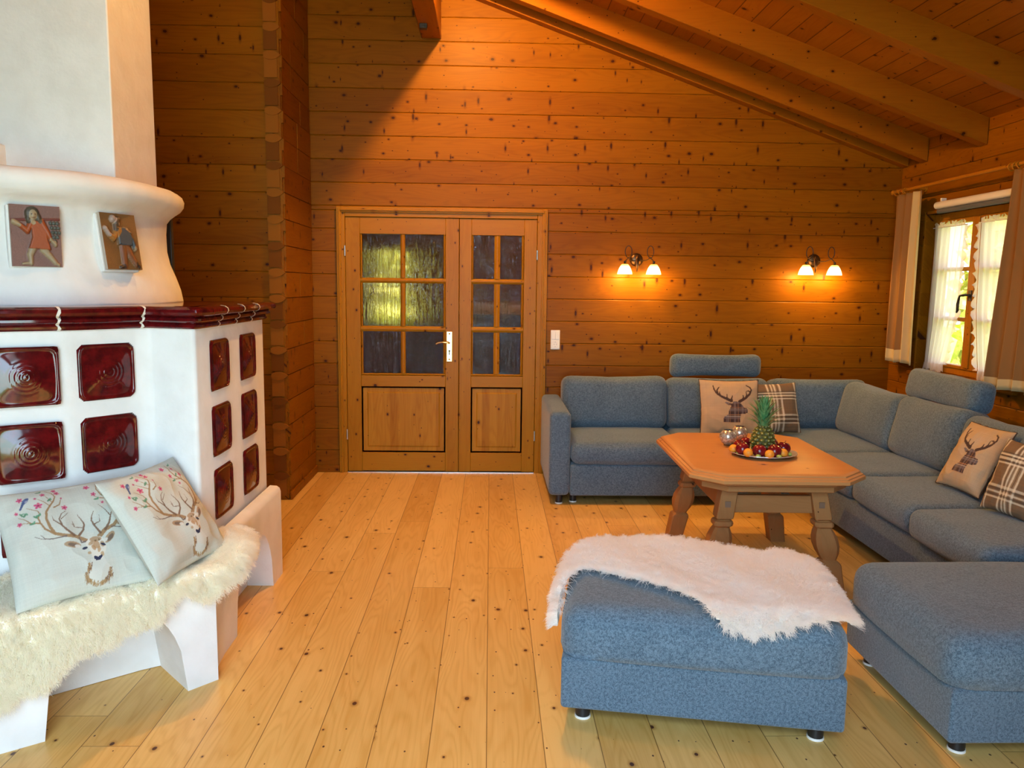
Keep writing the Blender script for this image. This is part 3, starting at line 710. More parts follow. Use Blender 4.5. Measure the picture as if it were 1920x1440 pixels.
def stag_canvas():
    C = Canvas(360, (.52,.53,.46)); f = frame_map((230,1400), (1070,-240), (-300,-950)); S = 1/1040.
    BR, BD, GY = (.30,.17,.07), (.17,.09,.05), (.14,.10,.09)
    # woven slub and faint creases
    C.a *= (1+.05*(RNG.random((360,1))-.5)+.05*(RNG.random((1,360))-.5)+.05*(RNG.random((360,360))-.5))[...,None]
    def st(p, a, b, c=BR): C.stroke([f(q) for q in p], a*S, b*S, c, .95)
    for (p, a, b, c) in [
      ([(700,885),(620,852),(540,847),(450,827),(405,770),(375,700),(370,640),(395,580),(420,530),(430,480),(400,440),(345,415)],17,3,BR),
      ([(450,830),(370,790),(330,740),(310,700),(320,660),(300,630),(220,595)],10,2,BR),([(330,745),(260,740),(210,700),(165,680)],7,2,BR),([(262,740),(200,735),(185,742)],4,2,BR),
      ([(540,850),(440,870),(380,872),(340,840)],6,2,GY),([(440,872),(350,872),(295,850)],4,2,GY),
      ([(600,842),(540,800),(490,750),(430,710),(415,670)],11,2,BD),([(500,760),(475,700),(490,650),(520,625)],7,2,BD),([(490,700),(525,660),(540,640)],4,1.5,BD),
      ([(640,838),(670,790),(675,740),(650,700),(620,665),(618,650)],10,2,BD),([(660,770),(600,770),(575,740)],4,1.5,BD),([(600,768),(575,712)],3,1.5,BD),
      ([(430,590),(470,560),(480,500)],7,2.5,BR),([(395,580),(340,540),(280,505)],4.5,1.5,BR),([(410,540),(370,500),(345,470)],4.5,1.5,BR),
      ([(800,845),(850,780),(920,740),(960,680),(955,600),(920,540),(860,490),(800,450),(765,400),(760,320)],18,3,BR),
      ([(960,720),(1000,690),(1012,640)],7,2,BR),([(900,755),(990,745),(1040,720)],5,2,GY),
      ([(850,780),(880,720),(890,650),(905,585)],11,2,BD),([(885,660),(840,610),(780,560)],5,1.5,BD),
      ([(810,812),(760,760),(730,710),(730,670),(745,625)],10,2,BD),([(755,742),(800,715),(790,660)],5,1.5,BD),
      ([(860,490),(780,490),(740,470)],6,2,BR),([(870,490),(875,430),(860,350)],5,2,BR),([(705,890),(660,900),(640,860)],8,4,GY)]: st(p,a,b,c)
    for (x,y,r) in [(160,510,1),(305,580,1.25),(145,640,.6),(175,745,.8),(330,465,.8),(440,435,.9),(415,405,.8),(480,490,.4),(510,590,.95),(680,370,1),(815,370,.8),(740,455,.9),(818,535,.6),(880,435,1),(275,505,.5)]:
        for k in range(5):
            a = k*1.2566+x; C.ell(f((x+15*r*math.cos(a), y+15*r*math.sin(a))), 12*r*S, 8*r*S, -a, (.52,.05+.05*(k%2),.16), .95)
        C.ell(f((x,y)), 6*r*S, 6*r*S, 0, (.25,.01,.06))
    for (x,y,a) in [(310,680,.5),(270,745,0),(385,520,.8),(185,655,2),(765,505,0),(820,445,1),(210,660,.9),(815,320,.2),(295,430,0),(290,690,2.2)]:
        C.ell(f((x,y)), 22*S, 8*S, a, (.06,.20,.10), .9); C.ell(f((x+14,y-12)), 14*S, 6*S, a+.9, (.10,.28,.16), .9)
    C.ell(f((203,522)), 34*S, 19*S, .9, (.09,.13,.26)); C.ell(f((214,500)), 15*S, 13*S, 0, (.07,.10,.20)); C.stroke([f((192,540)),(f((172,605)))], 11*S, 7*S, (.06,.09,.19)); C.ell(f((212,530)), 14*S, 9*S, .8, (.35,.36,.42), .7)
    # neck, head, ears
    C.poly([f(p) for p in [(745,1035),(850,1015),(880,1060),(940,1100),(920,1160),(870,1210),(820,1240),(770,1215),(710,1180),(735,1110)]], (.58,.58,.51), .9)
    R = random.Random(3)
    for k in range(90):
        t = R.random()
        if t < .5: q = (712+R.uniform(-4,32), 1060+150*R.random()); q = (q[0]+max(0,(1130-q[1]))*.25, q[1])
        else: q = (940-R.uniform(0,40), 1085+110*R.random()); q = (q[0]-max(0,q[1]-1130)*.5, q[1])
        st([q, (q[0]+R.uniform(-8,10), q[1]+R.uniform(18,40))], 4, 1, R.choice([BR,(.36,.24,.11),BD]))
    for k in range(50):
        x = R.uniform(740,890); y = 1205+28*math.sin((x-740)/150*PI); st([(x,y-R.uniform(0,25)),(x+R.uniform(-6,6),y+12)], 4, 1, R.choice([BR,(.36,.24,.11)]))
    for c, a in (((592,920),-.35),((888,845),.75)):
        C.ell(f(c), 62*S, 27*S, a, (.36,.24,.14)); C.ell(f((c[0]+6,c[1]+3)), 42*S, 16*S, a, (.12,.08,.06), .8); C.ell(f((c[0]+(40 if a<0 else -35),c[1]+(12 if a<0 else 25))), 22*S, 14*S, a, (.62,.58,.50), .9)
    C.poly([f(p) for p in [(690,900),(720,865),(765,845),(812,842),(845,868),(862,915),(858,975),(838,1030),(790,1048),(752,1015),(735,965),(700,930)]], (.62,.58,.49))
    for (x,y,rx,ry,a,c) in [(770,868,48,22,0,(.33,.19,.08)),(735,905,24,14,.6,(.36,.21,.09)),(830,905,18,26,0,(.36,.21,.09)),(782,915,26,34,0,(.40,.22,.09)),(760,940,14,26,.3,(.40,.20,.07)),(805,950,12,28,-.3,(.42,.24,.10)),(730,985,16,12,0,(.40,.24,.10)),(835,985,14,20,0,(.40,.24,.10)),(770,880,10,8,0,(.12,.07,.03)),(800,870,8,10,0,(.14,.08,.03))]: C.ell(f((x,y)), rx*S, ry*S, a, c, .8)
    for (x,y,a) in ((690,948,.15),(836,908,-.7)): C.ell(f((x,y)), 22*S, 11*S, a, (.02,.025,.05))
    C.poly([f(p) for p in [(762,1012),(778,1006),(800,1012),(830,992),(835,1010),(822,1035),(790,1044),(770,1032)]], (.02,.025,.06))
    return C
def deer_canvas():
    C = Canvas(220, (.44,.32,.20)); f = frame_map((130,985), (800,-12), (-42,-805)); S = 1/800.
    C.a *= (1+.07*(RNG.random((220,1))-.5)+.07*(RNG.random((1,220))-.5))[...,None]
    m = np.zeros((220,220)); D = (.05,.025,.02)
    for p, a, b in [([(505,500),(440,472),(375,440),(310,390),(280,335),(268,280)],20,8),([(330,410),(318,350),(348,300)],14,6),([(375,445),(350,395),(352,372)],10,5),([(480,495),(450,455),(450,412)],13,5),([(518,505),(512,470),(520,428)],12,5),
                    ([(615,510),(700,455),(760,390),(783,330),(765,290),(712,262)],20,8),([(770,370),(745,345),(715,350)],12,5),([(700,455),(715,410),(708,362)],14,5),([(655,485),(672,440),(664,415)],12,5)]:
        m = np.maximum(m, C.stroke([f(q) for q in p], a*S, b*S, D, 1.))
    mp = C.polymask([f(q) for q in [(480,650),(472,700),(430,725),(412,750),(418,805),(632,805),(636,720),(645,678),(690,682),(735,655),(733,615),(712,592),(680,590),(660,560),(610,515),(540,505),(520,540),(440,515),(425,530),(468,562),(512,568),(490,620)]])
    x, y = C.X*26, C.Y*26
    t = np.ones((220,220,3))*np.array((.05,.028,.03))
    def band(v, c, w): return (np.abs((v % 3.4)-c) < w).astype(float)[...,None]
    for v in (x, y):
        t = t*(1-.45*band(v,.9,.45))+np.array((.20,.17,.19))*.45*band(v,.9,.45)
        t = t*(1-.7*band(v,2.3,.12))+np.array((.40,.22,.12))*.7*band(v,2.3,.12)
        t = t*(1-.5*band(v,1.6,.07))+np.array((.6,.55,.5))*.5*band(v,1.6,.07)
    C.a = C.a*(1-mp[...,None])+t*mp[...,None]
    return C
def plaid_canvas():
    n = 160; C = Canvas(n, (.155,.098,.055))
    def lines(V, groups):
        for c, w, col, al in groups:
            m = (np.abs(V-c) < w).astype(float); C.blend(m, col, al)
    W, K, T_ = (.72,.66,.52), (.04,.025,.02), (.36,.26,.16)
    lines(C.X, [(.50,.145,T_,.35)]+[(c,.016,W,.62) for c in (.38,.46,.52,.62)]+[(c,.009,K,.6) for c in (.42,.57)]+[(c,.016,W,.55) for c in (.02,.09,.95)])
    lines(C.Y, [(c,.016,W,.62) for c in (.72,.66,.78)]+[(c,.012,K,.65) for c in (.69,.75,.80)]+[(c,.014,W,.55) for c in (.26,.18,.34)]+[(c,.012,K,.6) for c in (.22,.30)])
    C.a *= (1+.12*(RNG.random((n,1))-.5)+.12*(RNG.random((1,n))-.5))[...,None]
    return C

def pillow(name, label, cat, group, canv, pose, w, h, th, back, N, seed, piping=None, crease=1.):
    cx, cy, cz, yaw, pit, rol = pose
    x = Vector((math.cos(yaw), math.sin(yaw), 0)); nn = Vector((math.sin(yaw), -math.cos(yaw), 0)); z = Vector((0,0,1))
    u = z*math.cos(pit)-nn*math.sin(pit); n2 = nn*math.cos(pit)+z*math.sin(pit)
    X = x*math.cos(rol)+u*math.sin(rol); Y = -x*math.sin(rol)+u*math.cos(rol)
    o_ = thing(name, label, cat, (cx,cy,cz), 0, group)
    o_.rotation_euler = Matrix((X,Y,n2)).transposed().to_euler()
    def surf(sgn, N):
        vs = []; fs = []
        for j in range(N+1):
            for i in range(N+1):
                a = -1+2*i/N; c = -1+2*j/N
                ex = 1-.055*(1-c*c)*abs(a)**3; ey = 1-.055*(1-a*a)*abs(c)**3
                t = max(0, (1-abs(a)**2.6)*(1-abs(c)**2.6))
                d = th*t**.55
                q = Vector((a*2.1+seed, c*2.1, sgn*3.))
                cr = mnoise.noise(q*.9)*.012+abs(mnoise.noise(q*1.3+Vector((0,0,5))))*-.007+mnoise.noise(Vector((a*1.2+c*3, c*1.2-a*3, seed)))*.004*(abs(a)+abs(c))
                d += cr*crease*min(1, t*4)
                vs.append((a*w/2*ex, c*h/2*ey, sgn*d))
        for j in range(N):
            for i in range(N):
                k = j*(N+1)+i; q = (k, k+1, k+N+2, k+N+1); fs.append(q if sgn > 0 else q[::-1])
        return vs, fs
    b = MB(); b.add(*surf(1, N)); fr = b.build('printed_cover', M_PRINT, o_, smooth=180, world=False)
    ca = fr.data.color_attributes.new('print', 'FLOAT_COLOR', 'POINT')
    buf = np.ones((len(fr.data.vertices), 4))
    gi = np.clip((np.arange(N+1)/N*canv.n).astype(int), 0, canv.n-1)
    buf[:, :3] = canv.a[np.ix_(gi, gi)].reshape(-1, 3)
    ca.data.foreach_set('color', buf.ravel())
    b = MB(); b.add(*surf(-1, 40)); b.build('back_cover', back, o_, smooth=180, world=False)
    if piping:
        b = MB(); R = random.Random(seed); pts = []
        for e in range(4):
            for i in range(24):
                t = -1+2*i/24; a, c = ((t,-1),(1,t),(-t,1),(-1,-t))[e]
                pts.append((a*w/2*(1-.055*(1-c*c)*abs(a)**3)+R.uniform(-.002,.002), c*h/2*(1-.055*(1-a*a)*abs(c)**3)+R.uniform(-.002,.002), R.uniform(-.003,.003)))
        b.tube(pts+[pts[0]], .0035, 5); b.build('piping', piping, o_, world=False)
    return o_
M_PRINT = printed('printed cover cloth')
M_BACKA = plain('sage linen', (.50,.50,.44), .9); M_BACKB = plain('beige linen', (.40,.28,.17), .9); M_BACKP = plain('brown wool cloth', (.16,.10,.06), .9)
M_PIPE = plain('dark blanket stitch', (.06,.035,.025), .9)
stag = stag_canvas(); deer = deer_canvas(); plaid = plaid_canvas()
pillow('stag_cushion', 'pale stag-print cushion lying back at the left end of the stove bench', 'cushion', 'stag cushions on the stove bench', stag, (-1.452,2.694,.622,.753,.735,.0), .43,.44,.062, M_BACKA, 250, 1)
pillow('stag_cushion', 'pale stag-print cushion propped sideways, overlapping its twin on the stove bench', 'cushion', 'stag cushions on the stove bench', stag, (-1.205,2.878,.648,1.276,.587,.031), .41,.42,.06, M_BACKA, 250, 5)
pillow('deer_cushion', 'beige cushion with tartan deer standing on the sofa below the far headrest', 'cushion', 'deer cushions on the sofa', deer, (1.745,5.60,.660,-.08,.35,0), .43,.42,.065, M_BACKB, 150, 9, M_PIPE)
pillow('deer_cushion', 'beige cushion with tartan deer tilted on the sofa under the window', 'cushion', 'deer cushions on the sofa', deer, (2.560,3.985,.648,-1.427,.5,-.02), .315,.385,.065, M_BACKB, 150, 13, M_PIPE)
pillow('plaid_cushion', 'brown plaid cushion on the sofa behind the pineapple', 'cushion', 'plaid cushions on the sofa', plaid, (2.10,5.68,.648,.05,.33,.03), .38,.38,.06, M_BACKP, 120, 17)
pillow('plaid_cushion', 'brown plaid cushion cut by the right edge of the photo', 'cushion', 'plaid cushions on the sofa', plaid, (2.505,3.545,.640,-1.30,.36,-.04), .29,.36,.06, M_BACKP, 120, 21)

# ------------------------------------------------------------------ relief plaques on the hood
def plaque(name, label, canv, loc, yaw, tilt, w, h):
    o_ = thing(name, label, 'relief', loc, 0, 'ceramic reliefs on the stove hood'); o_.rotation_euler = (Matrix.Rotation(yaw,3,'Z') @ Matrix.Rotation(tilt,3,'X')).to_euler()
    NX, NY = 90, 120; b = MB(); n = canv.n
    hh = canv.h.copy()
    for _ in range(2): hh = (hh+np.roll(hh,1,0)+np.roll(hh,-1,0)+np.roll(hh,1,1)+np.roll(hh,-1,1))/5
    cols = []
    for j in range(NY+1):
        for i in range(NX+1):
            u, v = i/NX, j/NY; a = min(n-1,int(v*n)); c = min(n-1,int(u*n))
            b.v.append(((u-.5)*w, -.020-hh[a,c], (v-.5)*h)); cols.append((*(canv.a[a,c]*.72), 1))
    for j in range(NY):
        for i in range(NX): k = j*(NX+1)+i; b.f.append((k,k+1,k+NX+2,k+NX+1)); b.mi.append(0)
    r = b.build('relief_face', M_RELIEF, o_, smooth=180, world=False)
    ca = r.data.color_attributes.new('print', 'FLOAT_COLOR', 'POINT'); ca.data.foreach_set('color', np.array(cols).ravel())
    MB().box(-w/2, w/2, -.0195, .02, -h/2, h/2).build('tile_back', plain('unglazed clay edge', (.42,.34,.27), .8), o_, world=False)
    MB().box(-w/2-.008, w/2-.004, -.004, .03, -h/2-.008, h/2-.002).build('mortar_bed', M_PLASTER, o_, world=False, bevel=.004)
M_RELIEF = printed('painted clay relief', .5, 120., .3)
def fig_a():
    C = Canvas(150, (.27,.13,.10)); C.a *= (1+.25*(RNG.random((150,150))-.5))[...,None]; SK = (.44,.33,.19); RD = (.42,.09,.02)
    C.stroke([(.0,.745),(.35,.765),(.98,.79)], .02,.02,(.20,.05,.04),1,.006)
    for i in range(5):
        for j in range(3):
            if j <= (4-i)*.8+.4: C.ell((.80+.07*j+.02*i,.72-.075*i), .04,.035,0,(.10,.11,.09),1,.010)
    C.stroke([(.42,.30),(.36,.20),(.37,.06)], .075,.045,SK,1,.010); C.stroke([(.62,.30),(.76,.17),(.86,.07)], .075,.045,SK,1,.010)
    C.stroke([(.37,.06),(.20,.045)], .03,.02,SK,1,.008); C.stroke([(.87,.07),(.93,.03)], .03,.025,SK,1,.008)
    C.poly([(.40,.75),(.60,.75),(.70,.62),(.72,.45),(.78,.28),(.34,.30),(.42,.48)], RD, 1,.013)
    C.stroke([(.42,.73),(.33,.58),(.17,.68)], .06,.04,RD,1,.014); C.stroke([(.62,.73),(.74,.55),(.78,.45)], .06,.045,RD,1,.014)
    C.stroke([(.17,.68),(.06,.72)], .04,.045,SK,1,.013); C.stroke([(.79,.45),(.88,.37)], .035,.04,SK,1,.012)
    C.ell((.44,.86),.15,.12,0,(.09,.07,.04),1,.014); C.ell((.36,.78),.06,.08,0,(.09,.07,.04),1,.012); C.ell((.56,.80),.06,.10,.4,(.09,.07,.04),1,.012)
    C.ell((.45,.84),.085,.085,0,SK,1,.018); C.stroke([(.44,.76),(.45,.73)], .05,.05,SK,1,.012)
    for x in (.42,.49): C.ell((x,.855),.014,.012,0,(.04,.03,.02))
    C.ell((.46,.80),.03,.008,0,(.3,.06,.04)); return C
def fig_b():
    C = Canvas(150, (.25,.115,.035)); C.a *= (1+.25*(RNG.random((150,150))-.5))[...,None]; SK = (.42,.26,.13)
    C.stroke([(.52,.42),(.50,.25),(.48,.06)], .10,.07,(.24,.08,.025),1,.012); C.stroke([(.60,.42),(.70,.25),(.82,.10)], .10,.065,(.26,.09,.03),1,.012)
    C.stroke([(.46,.05),(.36,.035)], .04,.03,(.07,.035,.02),1,.010); C.stroke([(.84,.10),(.90,.05)], .045,.035,(.07,.035,.02),1,.010)
    C.poly([(.38,.74),(.62,.74),(.76,.60),(.74,.42),(.38,.44)], (.07,.085,.10), 1,.016)
    C.stroke([(.42,.70),(.28,.55),(.16,.62)], .07,.05,(.40,.16,.03),1,.014); C.stroke([(.16,.62),(.08,.72)], .045,.05,(.44,.32,.26),1,.014)
    C.stroke([(.68,.70),(.80,.52),(.84,.40)], .06,.05,(.07,.085,.10),1,.014); C.ell((.86,.38),.05,.05,0,SK,1,.014)
    C.ell((.42,.83),.10,.085,0,SK,1,.017); C.ell((.44,.88),.12,.06,.2,(.09,.05,.025),1,.016); C.ell((.33,.90),.09,.07,.3,(.42,.30,.24),1,.016)
    C.stroke([(.38,.77),(.36,.71)], .06,.04,(.10,.06,.03),1,.014); C.stroke([(.62,.74),(.80,.66)], .03,.02,(.35,.2,.1),1,.012); return C
plaque('hood_relief', 'painted clay relief of a child in a red dress carrying grapes', fig_a(), (-1.728,3.066,1.685), .70, -.0, .165, .228)
plaque('hood_relief', 'painted clay relief of a man in a blue jacket at the hood corner', fig_b(), (-1.532,3.310,1.678), 1.12, -.16, .165, .228)
# ------------------------------------------------------------------ corner sofa
sofa = thing('corner_sofa', 'large blue-grey corner sofa along the log walls', 'sofa', (1.8, 5.8, 0))
def sblk(name, par, x0, x1, y0, y1, z0, z1, r, bulge=(0,0,0), n=10, wob=0, seed=0, rot=None):
    M = T((x0+x1)/2, (y0+y1)/2, (z0+z1)/2)
    if rot is not None: M = M @ rot
    return MB().soft(x1-x0, y1-y0, z1-z0, r, bulge, n, M, wob, seed).build(name, M_SOFA, par, smooth=180)
sblk('arm', sofa, .418, .566, 5.33, 6.26, .068, .66, .035, (.004,.0,.012), 12)
sblk('long_base', sofa, .568, 2.30, 5.335, 6.26, .068, .288, .014, n=14)
sblk('corner_base', sofa, 2.156, 3.19, 3.12, 6.262, .07, .288, .014, n=14)
sblk('back_frame', sofa, .57, 3.19, 6.11, 6.262, .27, .66, .03, n=12)
sblk('side_back_frame', sofa, 3.03, 3.19, 3.12, 6.12, .27, .66, .03, n=12)
for i, (x0, x1, y0, y1) in enumerate([(.570,1.372,5.315,6.05),(1.376,2.165,5.315,6.05),(2.17,3.03,5.09,6.05),(2.125,3.03,4.455,5.10),(2.12,3.03,3.775,4.45),(2.09,3.03,3.125,3.772)]):
    sblk('seat_cushion', sofa, x0, x1, y0, y1, .288, .448, .058, (.006,.006,.020), 12, .006, i)
tl = Rx(math.radians(-9)); tr = Ry(math.radians(13))
for i, (x0, x1, top) in enumerate([(.556,1.366,.84),(1.372,2.148,.835),(2.16,2.93,.83)]):
    sblk('back_cushion', sofa, x0, x1, 5.90, 6.11, .435, top, .07, (.0,.03,-.006), 12, .010, 10+i, tl)
for i, (y0, y1, top) in enumerate([(5.09,5.90,.825),(4.375,5.085,.835),(3.52,4.37,.82)]):
    sblk('side_back_cushion', sofa, 2.67, 2.90, y0, y1, .43, top, .075, (.03,.0,-.006), 12, .012, 20+i, tr)
sblk('headrest', sofa, 1.42, 2.125, 6.03, 6.18, .825, 1.012, .055, (.004,.012,-.012), 12, .008, 30, Rx(math.radians(-6)))
sblk('side_headrest', sofa, 2.78, 2.945, 4.405, 5.16, .805, 1.012, .06, (.015,.004,-.016), 12, .012, 33, Ry(math.radians(8)))
def foot(par, x, y, world=True, r=.024, h=.068):
    o = MB().lathe([(.0,h),(r,h),(r,.008),(.0,.008)], 20, T(x,y,0)).build('foot', M_BLACKP, par, smooth=40, world=world)
    f = MB().lathe([(.0,.008),(r+.002,.008),(r+.003,.0),(.0,.0)], 20, T(x,y,0)).build('felt_pad', M_WHITEP, o, smooth=40, world=False)
    if world: pass
    return o
for x, y in ((.495,5.40),(.60,5.44),(2.21,3.2),(2.21,5.25),(.495,6.2),(3.1,3.2)): foot(sofa, x, y)

def ottoman(label, loc, rz, w, d, wob):
    o_ = thing('ottoman', label, 'ottoman', loc, rz, 'blue-grey ottomans')
    def blk(name, x0, x1, y0, y1, z0, z1, r, bulge, n, wb=0, sd=0, flat=False):
        if flat: z0 -= z1-z0
        return MB().soft(x1-x0, y1-y0, z1-z0, r, bulge, n, T((x0+x1)/2,(y0+y1)/2,(z0+z1)/2), wb, sd, flat).build(name, M_SOFA, o_, smooth=180, world=False)
    blk('base', 0, w, 0, d, .062, .250, .014, (0,0,0), 12)
    blk('seat_cushion', -.006, w+.006, -.006, d+.006, .2525, .425, .075, (.010,.010,.012), 14, .004, wob, True)
    for x in (.075, w-.075):
        for y in (.075, d-.075): foot(o_, x, y, False, .026, .066)
    return o_
TH = -.1787
ott = ottoman('blue-grey ottoman with the white fleece draped over it', (.255, 2.566, 0), TH, .945, .73, 41)
ott2 = ottoman('bare blue-grey ottoman at the lower right corner', (1.497, 2.337, 0), 0, .98, .75, 47)

# ------------------------------------------------------------------ coffee table
tab = thing('coffee_table', 'rustic pine coffee table with clipped corners and turned legs', 'table', (1.434, 4.18, 0), math.radians(-1.2))
HX, HY, CT = .437, .566, .135
def octa(ins, z):
    x, y, c = HX-ins, HY-ins, CT-ins*.41
    return [(-x+c,-y,z),(x-c,-y,z),(x,-y+c,z),(x,y-c,z),(x-c,y,z),(-x+c,y,z),(-x,y-c,z),(-x,-y+c,z)]
b = MB(); b.loft([octa(i, z) for i, z in [(.02,.588),(.006,.590),(.0,.595),(.0,.610),(.004,.614),(.009,.616),(.010,.621),(.016,.624),(.021,.626),(.022,.632),(.030,.638),(.038,.640)]])
b.build('tabletop', M_TABLE, tab, smooth=30, world=False)
b = MB(); b.loft([octa(i, z) for i, z in [(.085,.535),(.075,.54),(.075,.565),(.06,.572),(.06,.5885)]]); b.build('top_frame', M_TRAIL, tab, smooth=30, world=False)
def leg(sx, sy):
    tx, ty, fx, fy = .22*sx, .365*sy, .315*sx, .43*sy
    def ax(z): t = 1-z/.54; return (tx+(fx-tx)*t, ty+(fy-ty)*t)
    P = [(.54,.040,0),(.395,.043,0),(.382,.041,0),(.376,.034,.3),(.372,.034,.3),(.368,.044,.3),(.358,.048,.4),(.346,.046,.4),(.338,.036,.4),(.333,.037,.4),(.315,.046,.5),(.285,.055,.55),(.25,.057,.55),(.215,.050,.55),(.19,.039,.5),(.180,.035,.5),(.176,.036,.4),(.170,.043,.2),(.162,.047,0),(.155,.048,0),(.0,.044,0)]
    rings = []
    for z, h, rd in P:
        cx_, cy_ = ax(z); c = h*(.12+.75*rd*.58); rg = []
        for (a, e) in ((1,-1),(1,1),(-1,1),(-1,-1)):
            pass
        pts = [(h-c,-h),(h,-h+c),(h,h-c),(h-c,h),(-h+c,h),(-h,h-c),(-h,-h+c),(-h+c,-h)]
        rings.append([(cx_+p, cy_+q, z) for p, q in pts])
    b = MB(); b.loft(rings[::-1]); lg = b.build('leg', M_TLEG, tab, smooth=35, world=False)
    cx_, cy_ = ax(.455); h = .0415
    MB().box(cx_-.014, cx_+.014, cy_+sy*h-.003, cy_+sy*h+.003, .44, .47).build('peg', plain('end grain peg', (.20,.12,.07), .7), lg, world=False)
    return lg
for sx in (-1, 1):
    for sy in (-1, 1): leg(sx, sy)
for sy in (-1, 1):
    MB().box(-.225, .225, sy*.372-.014, sy*.372+.014, .405, .495).build('end_rail', M_TRAIL, tab, bevel=.003, world=False)
for sx in (-1, 1):
    MB().box(sx*.235-.014, sx*.235+.014, -.355, .355, .405, .495).build('side_rail', M_TLEG, tab, bevel=.003, world=False)
MB().tube([(-.19,-.33,.517),(.19,-.33,.517)], .008, 10).build('extension_rod', M_STEEL, tab, smooth=50, world=False)

# platter with fruit
M_PLAT = plain('polished platter', (.82,.83,.82), .28, .6)
PC = (1.462, 4.068)
pl = thing('serving_platter', 'oval silver platter holding a pineapple and fruit on the table', 'platter', (*PC, .64))
prf = [(.0,.004),(.62,.004),(.70,.006),(.80,.013),(.97,.020),(1.0,.022),(1.0,.019),(.80,.009),(.66,.0),(.0,.0)]
def plat(r0, nm, mat, pr):
    b = MB(); b.loft([[(.176*r*math.cos(2*PI*i/72)*(1+.012*math.cos(i*2*PI/72*12)*(r>.9)), .152*r*math.sin(2*PI*i/72)*(1+.012*math.cos(i*2*PI/72*12)*(r>.9)), z) for i in range(72)] for r, z in pr], caps=False)
    return b.build(nm, mat, pl, smooth=50, world=False)
plat(1, 'dish', M_PLAT, [(max(r,.002),z) for r,z in prf])
def fruit_mat(name, c0, c1, sc, rough, **kw):
    s = NT(name); return s.pbr(s.mix(s.ss(s.noise(s.obj(), sc, 3., .6), .35, .7), c0, c1), rough, **kw)
M_APPLE = fruit_mat('dark red apple skin', (.20,.008,.012,1), (.075,.004,.010,1), 22., .18)
M_APRI = fruit_mat('apricot skin', (.80,.33,.025,1), (.78,.24,.02,1), 30., .5)
M_GRAPE = fruit_mat('green grape skin', (.38,.46,.10,1), (.28,.34,.06,1), 40., .2)
M_STEM = plain('fruit stem', (.08,.045,.02), .8)
def apple_mesh():
    b = MB(); r = .037; prof = []
    for k in range(19):
        t = k/18*PI; rr_ = r*math.sin(t)*(1+.06*math.cos(t)); zz = -r*.93*math.cos(t)
        if t > 2.3: zz -= .011*(t-2.3)**2/.7*1.0
        prof.append((max(rr_, .0003), zz+r*.93))
    return b.lathe(prof, 26)
ap = apple_mesh().build('red_apple', M_APPLE, None, smooth=180)
stm = MB().tube([(0,0,.056),(.002,0,.066),(.006,.002,.074)], [.0018,.0015,.002], 6).build('stem', M_STEM, ap, world=False)
AP = [((1.340,4.020),'left of the three front apples, behind the orange apricots'),((1.345,4.108),'leftmost apple on the platter, towards the glass bowls'),((1.405,3.972),'front middle apple, nearest the platter rim'),((1.482,3.978),'front right apple beside the pineapple foot'),((1.556,4.045),'apple at the right end of the platter'),((1.405,4.178),'back left apple tucked behind the pineapple'),((1.535,4.150),'back right apple half hidden by the pineapple')]
for i, ((x,y),l) in enumerate(AP):
    if i == 0: o, s_ = ap, stm
    else:
        o = ap.copy(); COL.objects.link(o); s_ = stm.copy(); s_.parent = o; COL.objects.link(s_)
    o.location = (x, y, .652); o.rotation_euler = (random.uniform(-.25,.25), random.uniform(-.25,.25), i*1.3)
    tag(o, 'dark red '+l.replace('apple','apple',1), 'apple', 'apples on the platter')
ag = MB().sphere((0,0,.0235), (.0245,.0245,.0235), 22, 14).build('apricot', M_APRI, None, smooth=180)
for i, ((x,y),l) in enumerate([((1.302,4.072),'orange apricot at the far left of the platter'),((1.348,3.972),'second orange apricot from the left on the platter'),((1.447,3.935),'orange apricot at the front centre of the platter'),((1.532,3.972),'rightmost orange apricot on the platter')]):
    o = ag if i == 0 else ag.copy()
    if i: COL.objects.link(o)
    o.location = (x, y, .651); tag(o, l, 'apricot', 'apricots on the platter')
gg = MB().sphere((0,0,.0105), (.0145,.0105,.0105), 18, 12).build('green_grape', M_GRAPE, None, smooth=180)
for i, ((x,y),l,a) in enumerate([((1.314,4.022),'green grape between the two left apricots',.4),((1.392,3.942),'green grape in front of the middle apple',.1),((1.497,3.933),'green grape lying right of the centre apricot',2.6),((1.578,3.995),'green grape at the right end of the platter',1.2)]):
    o = gg if i == 0 else gg.copy()
    if i: COL.objects.link(o)
    o.location = (x, y, .6525); o.rotation_euler = (0,0,a); tag(o, l, 'grape', 'green grapes on the platter')
